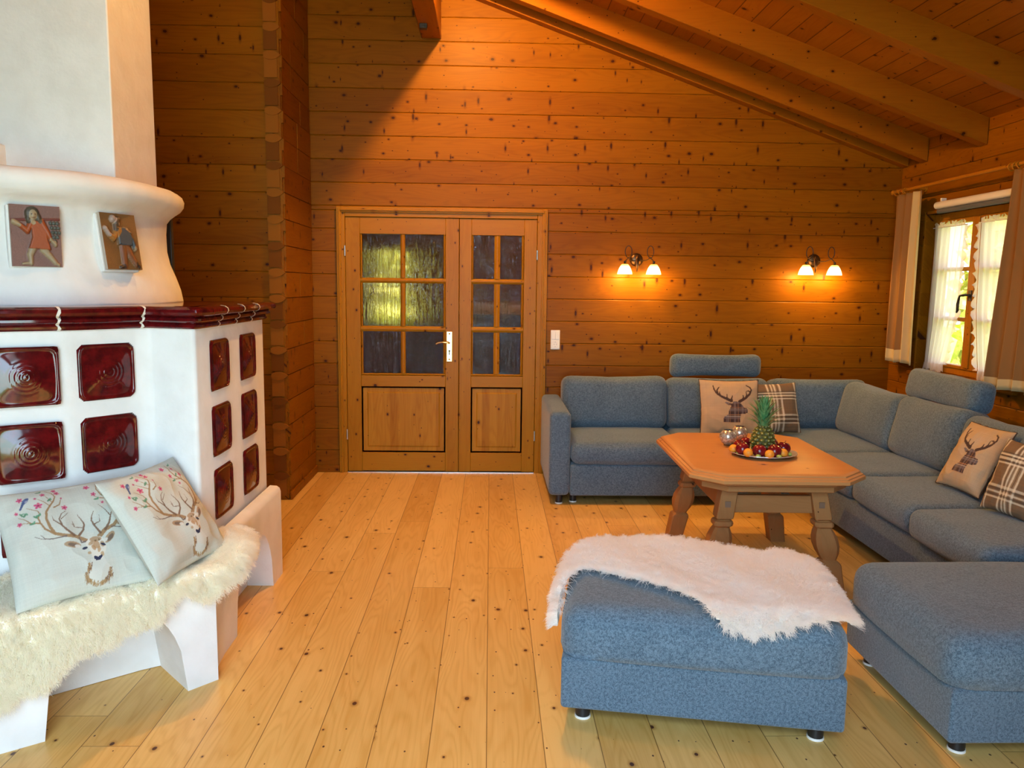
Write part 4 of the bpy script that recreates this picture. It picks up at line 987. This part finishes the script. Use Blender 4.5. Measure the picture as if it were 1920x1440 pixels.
# pineapple
pin = thing('pineapple', 'whole pineapple with green crown standing on the silver platter', 'pineapple', (1.462, 4.085, .646))
b = MB(); NP, NZ = 200, 110; cols = []
for j in range(NZ+1):
    t = j/NZ; z = .155*t; r0 = .0655*(math.sin(PI*(.12+.80*t)))**.55*(1-.12*t)
    if t < .03: r0 *= .75+t*8
    for i in range(NP):
        ph = 2*PI*i/NP
        u = ph/(2*PI)*11; v = t*8.5
        row = math.floor(v); uu = (u+.5*(row % 2)) % 1-.5; vv = v-row-.5
        # nearest eye among this and neighbouring rows
        best = 9; bv = (0,0)
        for dr in (-1,0,1):
            rw = row+dr; a = (u+.5*(rw % 2)) % 1-.5; c = v-rw-.5; d = math.hypot(a*1.05, c*.9)
            if d < best: best = d; bv = (a, c)
        k = max(0, 1-best/.56); hgt = .0085*k**.7
        spike = max(0, 1-math.hypot(bv[0]*2.6, (bv[1]-.02)*1.9)/.5)
        hgt += .004*spike
        rr_ = r0+hgt-.004; b.v.append((rr_*math.cos(ph), rr_*math.sin(ph), z))
        dk = (.045,.050,.008); gr = (.17,.17,.025); pale = (.62,.58,.24)
        c = [dk[q]+(gr[q]-dk[q])*min(1,k*1.3) for q in range(3)]
        pm = max(0, min(1, (spike-.25)*2.2)); c = [c[q]*(1-pm)+pale[q]*pm for q in range(3)]
        cols.append((*c, 1))
for j in range(NZ):
    for i in range(NP): b.f.append((j*NP+i, j*NP+(i+1)%NP, (j+1)*NP+(i+1)%NP, (j+1)*NP+i)); b.mi.append(0)
b.f.append(tuple(range(NP))[::-1]); b.mi.append(0); b.f.append(tuple(range(NZ*NP, NZ*NP+NP))); b.mi.append(0)
M_PINE = printed('pineapple rind', .45, 200., .2)
pb = b.build('fruit', M_PINE, pin, smooth=180, world=False)
ca = pb.data.color_attributes.new('print', 'FLOAT_COLOR', 'POINT'); ca.data.foreach_set('color', np.array(cols).ravel())
b = MB(); R = random.Random(5); ng = 86
for i in range(ng):
    t = i/ng; a = i*2.39996; L = .125-.045*abs(t-.45)*2+R.uniform(-.008,.008); z0 = .146+.095*t**1.1; spread = (1.45-1.25*t)*R.uniform(.8,1.2); r0 = .017*(1-.75*t)
    d = Vector((math.cos(a), math.sin(a), 0)); s_ = Vector((-math.sin(a), math.cos(a), 0)); rgs = []
    for k in range(6):
        q = k/5; el = (PI/2-spread*(.35+.65*q)); w = .0105*(1-q)**.7+.0004
        if k == 0: p = d*r0+Vector((0,0,z0))
        else: p = p+(d*math.cos(el)+Vector((0,0,1))*math.sin(el))*(L/5)
        n_ = (Vector((0,0,1))*math.cos(el)-d*math.sin(el))
        rgs.append([tuple(p-s_*w), tuple(p-n_*w*.35), tuple(p+s_*w), tuple(p-n_*w*.15)])
    b.loft(rgs)
b.build('crown', fruit_mat('pineapple leaf', (.07,.24,.085,1), (.17,.36,.15,1), 60., .45), pin, smooth=60, world=False)
# mercury glass tealight bowls
def merc():
    s = NT('mottled mercury glass'); n = s.noise(s.obj(), 90., 4., .7)
    return s.pbr(s.mix(s.ss(n, .38, .62), (.30,.23,.15,1), (.80,.74,.62,1)), s.ss(n, .3, .7, .3, .1), .55, s.bump(s.noise(s.obj(), 35., 2.), .25, .004))
M_MERC = merc(); gp = []
for k in range(15):
    t = .16+k/14*(PI*.80-.16); gp.append((.0475*math.sin(t), .0475-.0475*math.cos(t)))
gp = [(.001,gp[0][1]-.0005)]+gp; gp += [(gp[-1][0]-.002, gp[-1][1]+.0015)]+[(max(.001,r-.0025), z+.001) for r, z in gp[1:-2][::-1]]
for i, ((x,y),l) in enumerate([((1.352,4.335),'silvery mottled glass tealight bowl standing nearer the platter'),((1.455,4.455),'silvery mottled glass tealight bowl partly hidden by the pineapple')]):
    o = MB().lathe([(r, z-gp[0][1]) for r, z in gp], 36).build('tealight_bowl', M_MERC, None, smooth=60); o.location = (x, y, .641); tag(o, l, 'candle holder', 'glass tealight bowls on the table')

# ------------------------------------------------------------------ wall lamps
def emis(name, col, st):
    s = NT(name); e = s.n('ShaderNodeEmission'); s.put(e.inputs[0], col); e.inputs[1].default_value = st
    t = s.n('ShaderNodeBsdfTranslucent'); t.inputs[0].default_value = (1,.8,.5,1); a = s.n('ShaderNodeAddShader')
    z = s.sep(s.n('ShaderNodeTexCoord').outputs['Generated'])[2]
    e.inputs[1].default_value = st
    s.put(e.inputs[1], s.ss(z, 1.0, .45, st*.35, st))
    s.put(e.inputs[0], s.mix(s.ss(z, 1.02, .62), (1,.42,.02,1), col))
    s.t.links.new(e.outputs[0], a.inputs[0]); s.t.links.new(t.outputs[0], a.inputs[1]); s.t.links.new(a.outputs[0], s.out.inputs[0]); return s.m
M_SHADE = emis('lit glass shade', (1,.78,.32,1), 3.2)
LAMP_W = 9.
def wall_lamp(cx, cz, label):
    o_ = thing('wall_lamp', label, 'lamp', (cx, YF, cz), 0, 'wall lamps over the sofa')
    MB().lathe([(.052,0),(.052,.005),(.046,.014),(.030,.020),(.012,.024),(.001,.025)], 36, Rx(PI/2)).build('back_plate', M_BRONZE, o_, smooth=40, world=False)
    b = MB(); rg = []
    for k in range(14):
        t = k/13; w = .016*math.sin(PI*min(1,.18+t*.82))**.7*(1-.35*t)+.0006; y = -.03-.022*math.sin(t*PI*.9); z = .022-.122*t
        rg.append([(w*math.cos(a), y+.006*math.sin(a)*min(1,w/.01), z) for a in [2*PI*q/12 for q in range(12)]])
    b.loft(rg).tube([(0,-.01,.02),(0,-.04,.028),(0,-.045,.01)], .006, 10).build('leaf_finial', M_BRONZE, o_, smooth=60, world=False)
    for s_ in (-1, 1):
        pts = [Vector((0,-.022,-.004)), Vector((s_*.03,-.05,-.010)), Vector((s_*.062,-.09,-.006))]
        c = Vector((s_*.086, -.125, .058))
        for k in range(25):
            a = -PI*.36+(2*PI-.56)*k/24*1.0
            pts.append(c+Vector((s_*.026*math.cos(a), -.004*k/24, .046*math.sin(a))))
        pts += [Vector((s_*.096,-.135,.002)), Vector((s_*.110,-.137,-.014)), Vector((s_*.113,-.137,-.026))]
        MB().tube([tuple(p) for p in pts], .0032, 8).build('arm', M_DARKM, o_, smooth=60, world=False)
        sx, sy = s_*.113, -.137
        MB().lathe([(.001,-.012),(.010,-.016),(.011,-.024),(.007,-.032),(.016,-.036),(.020,-.042),(.001,-.043)], 20, T(sx,sy,0)).build('shade_holder', M_DARKM, o_, smooth=50, world=False)
        pr = [(.018,-.038),(.026,-.041),(.036,-.055),(.046,-.074),(.054,-.096),(.0585,-.116),(.056,-.116),(.051,-.096),(.043,-.074),(.033,-.056),(.024,-.044),(.018,-.041)]
        MB().lathe(pr, 40, T(sx,sy,0)).build('glass_shade', M_SHADE, o_, smooth=70, world=False)
        MB().sphere((sx,sy,-.082), (.014,.014,.022), 14, 10).build('bulb', M_BULB, o_, smooth=180, world=False)
        l = bpy.data.lights.new('bulb_light', 'POINT'); l.energy = LAMP_W; l.color = (1,.54,.13); l.shadow_soft_size = .025
        lo = bpy.data.objects.new('bulb_light', l); COL.objects.link(lo); lo.parent = o_; lo.location = (sx, sy, -.125)
M_BULB = plain('warm bulb', (1,.8,.5), .5, Emission_Color=(1,.75,.35,1), Emission_Strength=8.)
wall_lamp(1.159, 1.740, 'two-shade bronze wall lamp between the door and the headrest')
wall_lamp(2.588, 1.752, 'two-shade bronze wall lamp near the window corner')

# switch and socket
so = thing('switch_socket', 'white double switch above a wall socket beside the door', 'socket', (.523, YF, 1.096))
MB().box(.486, .560, YF-.010, YF, 1.018, 1.174).build('cover_frame', M_WHITEP, so, bevel=.004)
for x0, x1 in ((.494,.5225),(.5235,.552)): MB().box(x0, x1, YF-.014, YF-.009, 1.10, 1.166).build('rocker', M_WHITEP, so, bevel=.002)
MB().box(.493, .553, YF-.012, YF-.009, 1.026, 1.094).lathe([(.0245,0),(.0245,.003),(.021,.003),(.0205,-.001),(.001,-.001)], 30, T(.523, YF-.0115, 1.06) @ Rx(PI/2)).build('socket_insert', M_WHITEP, so, bevel=.001)
b = MB()
for dx in (-.0095,.0095): b.lathe([(.001,.0006),(.0028,.0006),(.0028,0)], 12, T(.523+dx, YF-.0122, 1.06) @ Rx(PI/2))
for dz in (-.019,.019): b.box(.520, .526, YF-.0135, YF-.012, 1.06+dz-.002, 1.06+dz+.002)
b.build('socket_contacts', M_GREYP, so)

# small black sensor under the purlin
tag(MB().box(-.53, -.475, 5.93, 5.98, 3.355, 3.389).box(-.51, -.49, 5.925, 5.93, 3.362, 3.375).build('motion_sensor', M_BLACKP, bevel=.003), 'small black fitting under the purlin above the door', 'sensor')

# ------------------------------------------------------------------ window textiles
rod = thing('curtain_rod', 'pine curtain rod with wooden rings across the window', 'curtain rod', (3.14, 5.1, 2.28))
MB().tube([(3.14, 3.7, 2.28), (3.14, 6.15, 2.28)], .0125, 14).build('pole', M_WINW, rod, smooth=50)
MB().lathe([(.001,.06),(.014,.05),(.019,.035),(.016,.018),(.009,.012),(.014,.006),(.0125,0)], 18, T(3.14,6.15,2.28) @ Rx(-PI/2)).build('finial', M_WINW, rod, smooth=60)
MB().tube([(3.26,5.93,2.28),(3.14,5.93,2.28)], .010, 12).lathe([(.001,0),(.02,0),(.02,.008)], 16, T(3.252,5.93,2.28) @ Ry(PI/2)).build('bracket', M_WINW, rod, smooth=50)
for y in (6.12, 6.06, 6.005, 5.985, 4.78, 4.74, 4.70, 4.60, 4.5):
    b = MB(); a = random.uniform(-.35,.35)
    pts = [(.022*math.cos(q)+0, .022*math.sin(q)*math.sin(a), .022*math.sin(q)*math.cos(a)) for q in [2*PI*k/24 for k in range(25)]]
    b.tube([(3.14+p[0], y+p[1], 2.272+p[2]) for p in pts], .0042, 8).build('ring', M_WINW, rod, smooth=60)
def drape(name, label, cat, group, x, ytop, ybot, z1, z0, waves, amp, bands, N=150, NZ=40, ph=0.):
    b = MB(); R = random.Random(int(x*100+z1*50+ytop[0]*10))
    for j in range(NZ+1):
        t = j/NZ
        for i in range(N+1):
            u = i/N; y = (ytop[0]+(ytop[1]-ytop[0])*u)*(1-t)+(ybot[0]+(ybot[1]-ybot[0])*u)*t
            w = math.sin(u*waves*2*PI+ph+.5*math.sin(u*9+t*1.2)); a = amp*(.45+.55*t)
            b.v.append((x+a*w+.006*math.sin(u*23+t*3), y+a*.5*math.cos(u*waves*2*PI+ph), z1+(z0-z1)*t+.006*math.sin(u*11+ph)*t))
    for j in range(NZ):
        for i in range(N):
            b.f.append((j*(N+1)+i, j*(N+1)+i+1, (j+1)*(N+1)+i+1, (j+1)*(N+1)+i)); b.mi.append(bands((i+.5)/N, (j+.5)/NZ))
    o = b.build(name, [M_TAUPE, M_CREAM], None, smooth=180)
    md = o.modifiers.new('cloth thickness', 'SOLIDIFY'); md.thickness = .002
    return tag(o, label, cat, group)
drape('curtain', 'taupe curtain with cream hem hanging left of the window', 'curtain', 'taupe curtains at the window', 3.135, (6.12,5.745), (6.14,5.735), 2.25, .975, 3.6, .027, lambda u, t: 1 if t > .937 or u > .66 else 0, ph=.6)
drape('curtain', 'taupe curtain with cream hem at the right edge of the photo', 'curtain', 'taupe curtains at the window', 3.135, (4.765,4.30), (4.86,4.25), 2.25, .93, 4.8, .030, lambda u, t: 1 if t > .945 else 0, ph=2.2)
def voile(label, yo, inner, seed, x=3.300):
    """yo outer edge y; inner(t) gives the inner edge y for height fraction t"""
    o_ = thing('net_curtain', label, 'net curtain', (x, yo, 1.99), 0, 'white net curtains on the sashes')
    N, NZ = 90, 40; zt_, zb_ = 1.985, .99
    def pt(u, t, dx=0.):
        y = yo+(inner(t)-yo)*u; return (x+dx+.010*math.sin(u*31+seed+t*1.5)*(.5+.6*t)+.004*math.sin(u*67+t*4), y, zt_+(zb_-zt_)*t)
    b = MB(); b.v = [pt(i/N, j/NZ) for j in range(NZ+1) for i in range(N+1)]
    for j in range(NZ):
        for i in range(N): b.f.append((j*(N+1)+i, j*(N+1)+i+1, (j+1)*(N+1)+i+1, (j+1)*(N+1)+i)); b.mi.append(0)
    b.build('voile_panel', M_SHEER, o_, smooth=180)
    sg = 1 if inner(0) > yo else -1
    def frill(path, wid, nm):
        b = MB(); n = len(path)
        for k, (p, d) in enumerate(path):
            for q in range(4):
                s_ = q/3; b.v.append((p[0]-.004+.012*s_*math.sin(k*1.35+seed), p[1]+d[0]*wid*s_*(1+.25*math.sin(k*.9)), p[2]+d[1]*wid*s_+.012*s_*math.sin(k*1.1)))
        for k in range(n-1):
            for q in range(3): b.f.append((k*4+q, k*4+q+1, (k+1)*4+q+1, (k+1)*4+q)); b.mi.append(0)
        b.build(nm, M_FRILL, o_, smooth=180)
    frill([(pt(1, k/70), (sg*.9, -.25)) for k in range(71)], .045, 'side_frill')
    frill([(pt(k/60, 1), (0, -1)) for k in range(61)], .055, 'hem_frill')
    frill([(pt(k/60, 0), (0, 1)) for k in range(61)], .028, 'heading_frill')
    MB().tube([(x-.004, yo+sg*-.01, 1.985), (x-.004, inner(0)+sg*.03, 1.985)], .004, 8).build('net_rod', M_WHITEP, o_)
voile('white frilled net curtain on the sash behind the left taupe curtain', 5.845, lambda t: 5.46+.05*math.sin(t*PI*.5)+.19*max(0,t-.55)**1.3*1.6, 1)
voile('white frilled net curtain on the sash beside the right taupe curtain', 4.87, lambda t: 5.275-.05*t-.14*max(0,t-.6)**1.2, 4)
bl = thing('roller_blind', 'rolled-up white roller blind across the top of the window', 'blind', (3.22, 5.2, 2.13))
MB().tube([(3.222, 4.55, 2.135), (3.222, 5.70, 2.135)], .026, 18).build('cassette', M_WHITEP, bl, smooth=50)
MB().tube([(3.228, 4.58, 2.093), (3.228, 5.685, 2.093)], .017, 14).build('rolled_fabric', plain('slate blind fabric', (.10,.12,.15), .6), bl, smooth=50)
for y in (5.66, 4.6): MB().box(3.222, 3.262, y-.008, y+.008, 2.12, 2.185).build('bracket', M_WHITEP, bl, bevel=.002)

# ------------------------------------------------------------------ sheepskins
def wool(par, pos, nrm, length, curl, rad, mat, seed, droop=.35, lay=None):
    rg = np.random.default_rng(seed); n = len(pos); K = 6
    pos = np.asarray(pos); nrm = np.asarray(nrm)
    # lock direction shared by neighbouring fibres
    cell = np.floor(pos*55).astype(int); h = (cell[:,0]*73856093 ^ cell[:,1]*19349663 ^ cell[:,2]*83492791) & 0xffff
    tab_ = np.random.default_rng(seed+1).normal(size=(65536,3)); lock = tab_[h]
    tab2 = np.random.default_rng(seed+2).random(65536); ll = .72+.5*tab2[h]
    d = nrm*1.0+lock*.26+rg.normal(size=(n,3))*.26
    if lay is not None: d = d+np.asarray(lay)
    d /= np.linalg.norm(d, axis=1, keepdims=True)
    L = length*ll*rg.uniform(.75,1.1,n)
    side = np.cross(d, rg.normal(size=(n,3))); side /= np.linalg.norm(side, axis=1, keepdims=True)
    sd2 = np.cross(d, side); P = np.zeros((n,K,3)); ph = rg.uniform(0, 6.28, n)
    for k in range(K):
        t = k/(K-1)
        P[:,k] = pos+d*(L*t)[:,None]+(side*np.cos(ph+t*5)[:,None]+sd2*np.sin(ph+t*5)[:,None])*(curl*t*L)[:,None]
        P[:,k,2] -= droop*L*t*t
    hc = bpy.data.hair_curves.new('wool'); hc.add_curves([K]*n)
    hc.points.foreach_set('position', P.reshape(-1).astype(np.float32))
    at = hc.attributes.get('radius') or hc.attributes.new('radius', 'FLOAT', 'POINT')
    at.data.foreach_set('value', np.tile(np.linspace(rad, rad*.35, K), n).astype(np.float32))
    hc.materials.append(mat)
    o = bpy.data.objects.new('wool', hc); COL.objects.link(o); o.parent = par
    return o
def sample_faces(vs, fs, count, seed, weight=None):
    rg = np.random.default_rng(seed); V = np.array(vs); F = np.array(fs)
    a, b_, c, d = V[F[:,0]], V[F[:,1]], V[F[:,2]], V[F[:,3]]
    nr = np.cross(c-a, d-b_); ar = np.linalg.norm(nr, axis=1); nr = nr/np.maximum(ar, 1e-9)[:,None]
    w = ar*(weight if weight is not None else 1); i = rg.choice(len(F), count, p=w/w.sum())
    u, v = rg.random(count)[:,None], rg.random(count)[:,None]
    p = (a[i]*(1-u)+b_[i]*u)*(1-v)+(d[i]*(1-u)+c[i]*u)*v
    return p, nr[i]
HAIRN = 130000
# fleece on the stove bench, hanging over its front edge
fl = thing('sheepskin', 'cream sheepskin hanging over the edge of the stove bench', 'sheepskin', (-1.4, 2.75, .43))
EP = [(-2.2,2.12),(-2.02,2.20),(-1.572,2.405),(-1.466,2.478),(-1.30,2.632),(-1.118,2.802),(-1.025,2.89),(-.985,2.97),(-.972,3.07),(-1.0,3.17),(-1.06,3.24)]
EL = [0]
for i in range(len(EP)-1): EL.append(EL[-1]+math.dist(EP[i], EP[i+1]))
def edge(s):
    d = s*EL[-1]
    for i in range(len(EP)-1):
        if d <= EL[i+1]+1e-9: t = (d-EL[i])/(EL[i+1]-EL[i]); return Vector(EP[i]).lerp(Vector(EP[i+1]), t)
    return Vector(EP[-1])
def lerp(x, tb):
    for (a, b_), (c, d) in zip(tb[:-1], tb[1:]):
        if x <= c: return b_+(d-b_)*(x-a)/(c-a)
    return tb[-1][1]
SL = [v/EL[-1] for v in EL]
DROP = [(0,.20),(SL[2]-.05,.24),(SL[2]+.02,.27),(SL[3],.25),(SL[3]+.05,.17),(SL[4],.15),(SL[5]-.05,.11),(SL[5]-.01,.04),(SL[5]+.02,.07),(SL[5]+.05,.115),(SL[6]-.03,.10),(SL[6]+.02,.07),(.95,.045),(1,.0)]
WIN = [(0,.40),(SL[4],.40),(SL[5],.34),(SL[6],.26),(.95,.17),(1,.10)]
NS, NW = 150, 44; vs = []; 
for i in range(NS+1):
    s_ = i/NS; p = edge(s_); a = edge(max(0,s_-.035)); c = edge(min(1,s_+.035)); tg = (c-a).normalized(); nr = Vector((tg.y,-tg.x))
    if nr.x < 0 and nr.y > 0: nr = -nr
    dr = lerp(s_, DROP)*(1+.06*math.sin(s_*70)); wi = lerp(s_, WIN)
    for j in range(NW+1):
        q = j/NW*(wi+.03+dr)-wi
        zz = .452+.004*math.sin(s_*60+j*.4)+.043*min(1, max(0, (p.y-2.88)/.14))
        if q < 0: x = p+nr*q; z = zz
        elif q < .03: a_ = q/.03*PI/2; x = p+nr*.024*math.sin(a_); z = zz-.024*(1-math.cos(a_))
        else: x = p+nr*(.024+.005*math.sin(s_*40)); z = zz-.024-(q-.03)
        vs.append((x.x, x.y, z))
fs = [(i*(NW+1)+j, i*(NW+1)+j+1, (i+1)*(NW+1)+j+1, (i+1)*(NW+1)+j) for i in range(NS) for j in range(NW)]
A_, B_, C_ = (Vector(vs[k]) for k in (fs[0][0], fs[0][1], fs[0][2]))
if (C_-A_).cross(Vector(vs[fs[0][3]])-B_).z < 0: fs = [f[::-1] for f in fs]
b = MB(); b.add(vs, fs); b.build('hide', M_HIDE, fl, smooth=180)
p_, n_ = sample_faces(vs, fs, HAIRN, 3)
wo = wool(fl, p_, n_, .028, .16, .0007, M_WOOLC, 11, .35); wo.location = -fl.location

# fleece on the ottoman
f2 = thing('sheepskin', 'white sheepskin thrown across the blue-grey ottoman', 'sheepskin', (.255, 2.566, .425), TH)
PG = [(-.075,.36),(-.115,.20),(-.125,.09),(-.06,.06),(-.018,.20),(.03,.33),(.075,.355),(.15,.31),(.25,.25),(.36,.185),(.45,.12),(.485,.06),(.50,.0),(.55,-.045),(.64,-.055),(.74,-.03),(.85,-.005),(.93,.02),(.985,.10),(1.0,.24),(.975,.44),(.93,.60),(.84,.645),(.76,.60),(.66,.66),(.52,.735),(.38,.765),(.22,.745),(.08,.66),(.0,.52)]
cv = Canvas(2, (0,0,0))
def inside(u, v):
    ins = False; n = len(PG)
    for i in range(n):
        (x0,y0),(x1,y1) = PG[i], PG[(i+1)%n]
        if (y0 > v) != (y1 > v) and u < (x1-x0)*(v-y0)/(y1-y0)+x0: ins = not ins
    return ins
W2, D2 = .945, .73
def drape_pt(u, v):
    z = .024+.006*math.sin(u*17+v*11); x, y = u, v; R_ = .05
    def roll(t):   # t = distance past (edge-R)
        if t <= 0: return 0, 0
        a = t/R_
        if a < PI/2: return R_*math.sin(a)-t, -(R_-R_*math.cos(a))
        return R_-t, -(t-R_*PI/2)-R_
    e = .022
    for side in range(4):
        t = ((-u)-(-R_)+0 if side == 0 else (u-W2)+R_ if side == 1 else (-v)+R_ if side == 2 else (v-D2)+R_)-e
        dx, dz = roll(t)
        if side == 0: x -= dx
        if side == 1: x += dx
        if side == 2: y -= dx
        if side == 3: y += dx
        z += dz
    return (x, y, z)
st_ = .0125; idx = {}; vs = []; fs = []
def gv(i, j):
    if (i,j) not in idx: idx[(i,j)] = len(vs); vs.append(drape_pt(-.2+i*st_, -.12+j*st_))
    return idx[(i,j)]
for i in range(100):
    for j in range(76):
        if inside(-.2+(i+.5)*st_, -.12+(j+.5)*st_): fs.append((gv(i,j), gv(i+1,j), gv(i+1,j+1), gv(i,j+1)))
b = MB(); b.add(vs, fs); b.build('hide', M_HIDE, f2, smooth=180, world=False)
p_, n_ = sample_faces(vs, fs, HAIRN, 5)
pg = np.array([drape_pt(*q) for q in PG]); best = np.full(len(p_), 9.); out = np.zeros((len(p_), 3)); cen = p_.mean(0)
for i in range(len(pg)):
    a_, c_ = pg[i], pg[(i+1)%len(pg)]; ab = c_-a_; t = np.clip(((p_-a_)@ab)/(ab@ab), 0, 1)[:,None]; q = a_+t*ab; dd = np.linalg.norm(p_-q, axis=1)
    m = dd < best; best[m] = dd[m]; nn = np.cross(ab, (0,0,1)); nn = nn/np.linalg.norm(nn); out[m] = nn
lay = out*(np.clip(1-best/.05, 0, 1)*.9)[:,None]
wool(f2, p_, n_, .040, .14, .0007, M_WOOLW, 17, .30, lay)

# ------------------------------------------------------------------ light
W = bpy.data.worlds.new('daylight'); SC.world = W; W.use_nodes = True
nt = W.node_tree; bg = nt.nodes['Background']; bg.inputs[0].default_value = (.85,.93,1.,1); bg.inputs[1].default_value = 3.2
def lamp(name, typ, loc, rot, energy, col, **kw):
    l = bpy.data.lights.new(name, typ); l.energy = energy; l.color = col
    for k, v in kw.items(): setattr(l, k, v)
    o = bpy.data.objects.new(name, l); COL.objects.link(o); o.location = loc; o.rotation_euler = rot; return o
lamp('sun', 'SUN', (0,0,8), (math.radians(42), 0, math.radians(-35)), 15., (1.,.93,.78), angle=.01)
lamp('garden_door_daylight', 'AREA', (-.25, -1.08, 1.0), (math.radians(74), 0, math.radians(5)), 58., (.47,.75,1.), shape='RECTANGLE', size=2.2, size_y=1.7, spread=math.radians(120))
lamp('gable_window_daylight', 'AREA', (-.5, -1.08, 2.9), (math.radians(50), 0, math.radians(-3)), 46., (.50,.77,1.), shape='RECTANGLE', size=2.6, size_y=1.1, spread=math.radians(115))
WARM = (1,.53,.13)
lamp('hall_warm_fill', 'POINT', (.9, 7.4, 2.2), (0,0,0), 14., WARM, shadow_soft_size=.1)  # added fill light without a known fixture, turns the hallway behind the glass brown
def aim(a, b): return (Vector(b)-Vector(a)).to_track_quat('-Z', 'Y').to_euler()
rl = (-.215, 4.9, 3.66)
lamp('ridge_lamp', 'POINT', rl, (0,0,0), 235., WARM, shadow_soft_size=.03)
lamp('loft_lamp', 'POINT', (-.72, 3.2, 3.35), (0,0,0), 48., WARM, shadow_soft_size=.08)
pd = (1.9, 4.3, 2.8)
lamp('table_warm_fill', 'SPOT', pd, aim(pd, (2.0, 4.5, 0)), 62., WARM, shadow_soft_size=.06, spot_size=math.radians(100), spot_blend=.7)  # added spot with no fixture, warms the table top and right-hand sofa

# ------------------------------------------------------------------ camera
cam = bpy.data.cameras.new('camera'); co = bpy.data.objects.new('camera', cam); COL.objects.link(co)
cam.sensor_fit = 'HORIZONTAL'; cam.sensor_width = 36; cam.lens = 1470/1920*36; cam.clip_start = .05; cam.clip_end = 200
R3 = Matrix(((.99955875,-.00895926,-.02832031),(-.02699036,.12415564,-.99189561),(.01240278,.99222231,.12385904)))
co.matrix_world = Matrix.Translation((0,0,1.52)) @ R3.to_4x4()
SC.camera = co
SC.view_settings.view_transform = 'Standard'; SC.view_settings.look = 'None'; SC.view_settings.exposure = 0; SC.view_settings.gamma = 1
SC.view_settings.use_curve_mapping = False
cy = SC.cycles; cy.use_denoising = True; cy.max_bounces = 10; cy.diffuse_bounces = 8; cy.glossy_bounces = 4; cy.transmission_bounces = 8; cy.transparent_max_bounces = 16
cy.sample_clamp_indirect = 6.; cy.caustics_reflective = False; cy.caustics_refractive = False; cy.use_light_tree = True
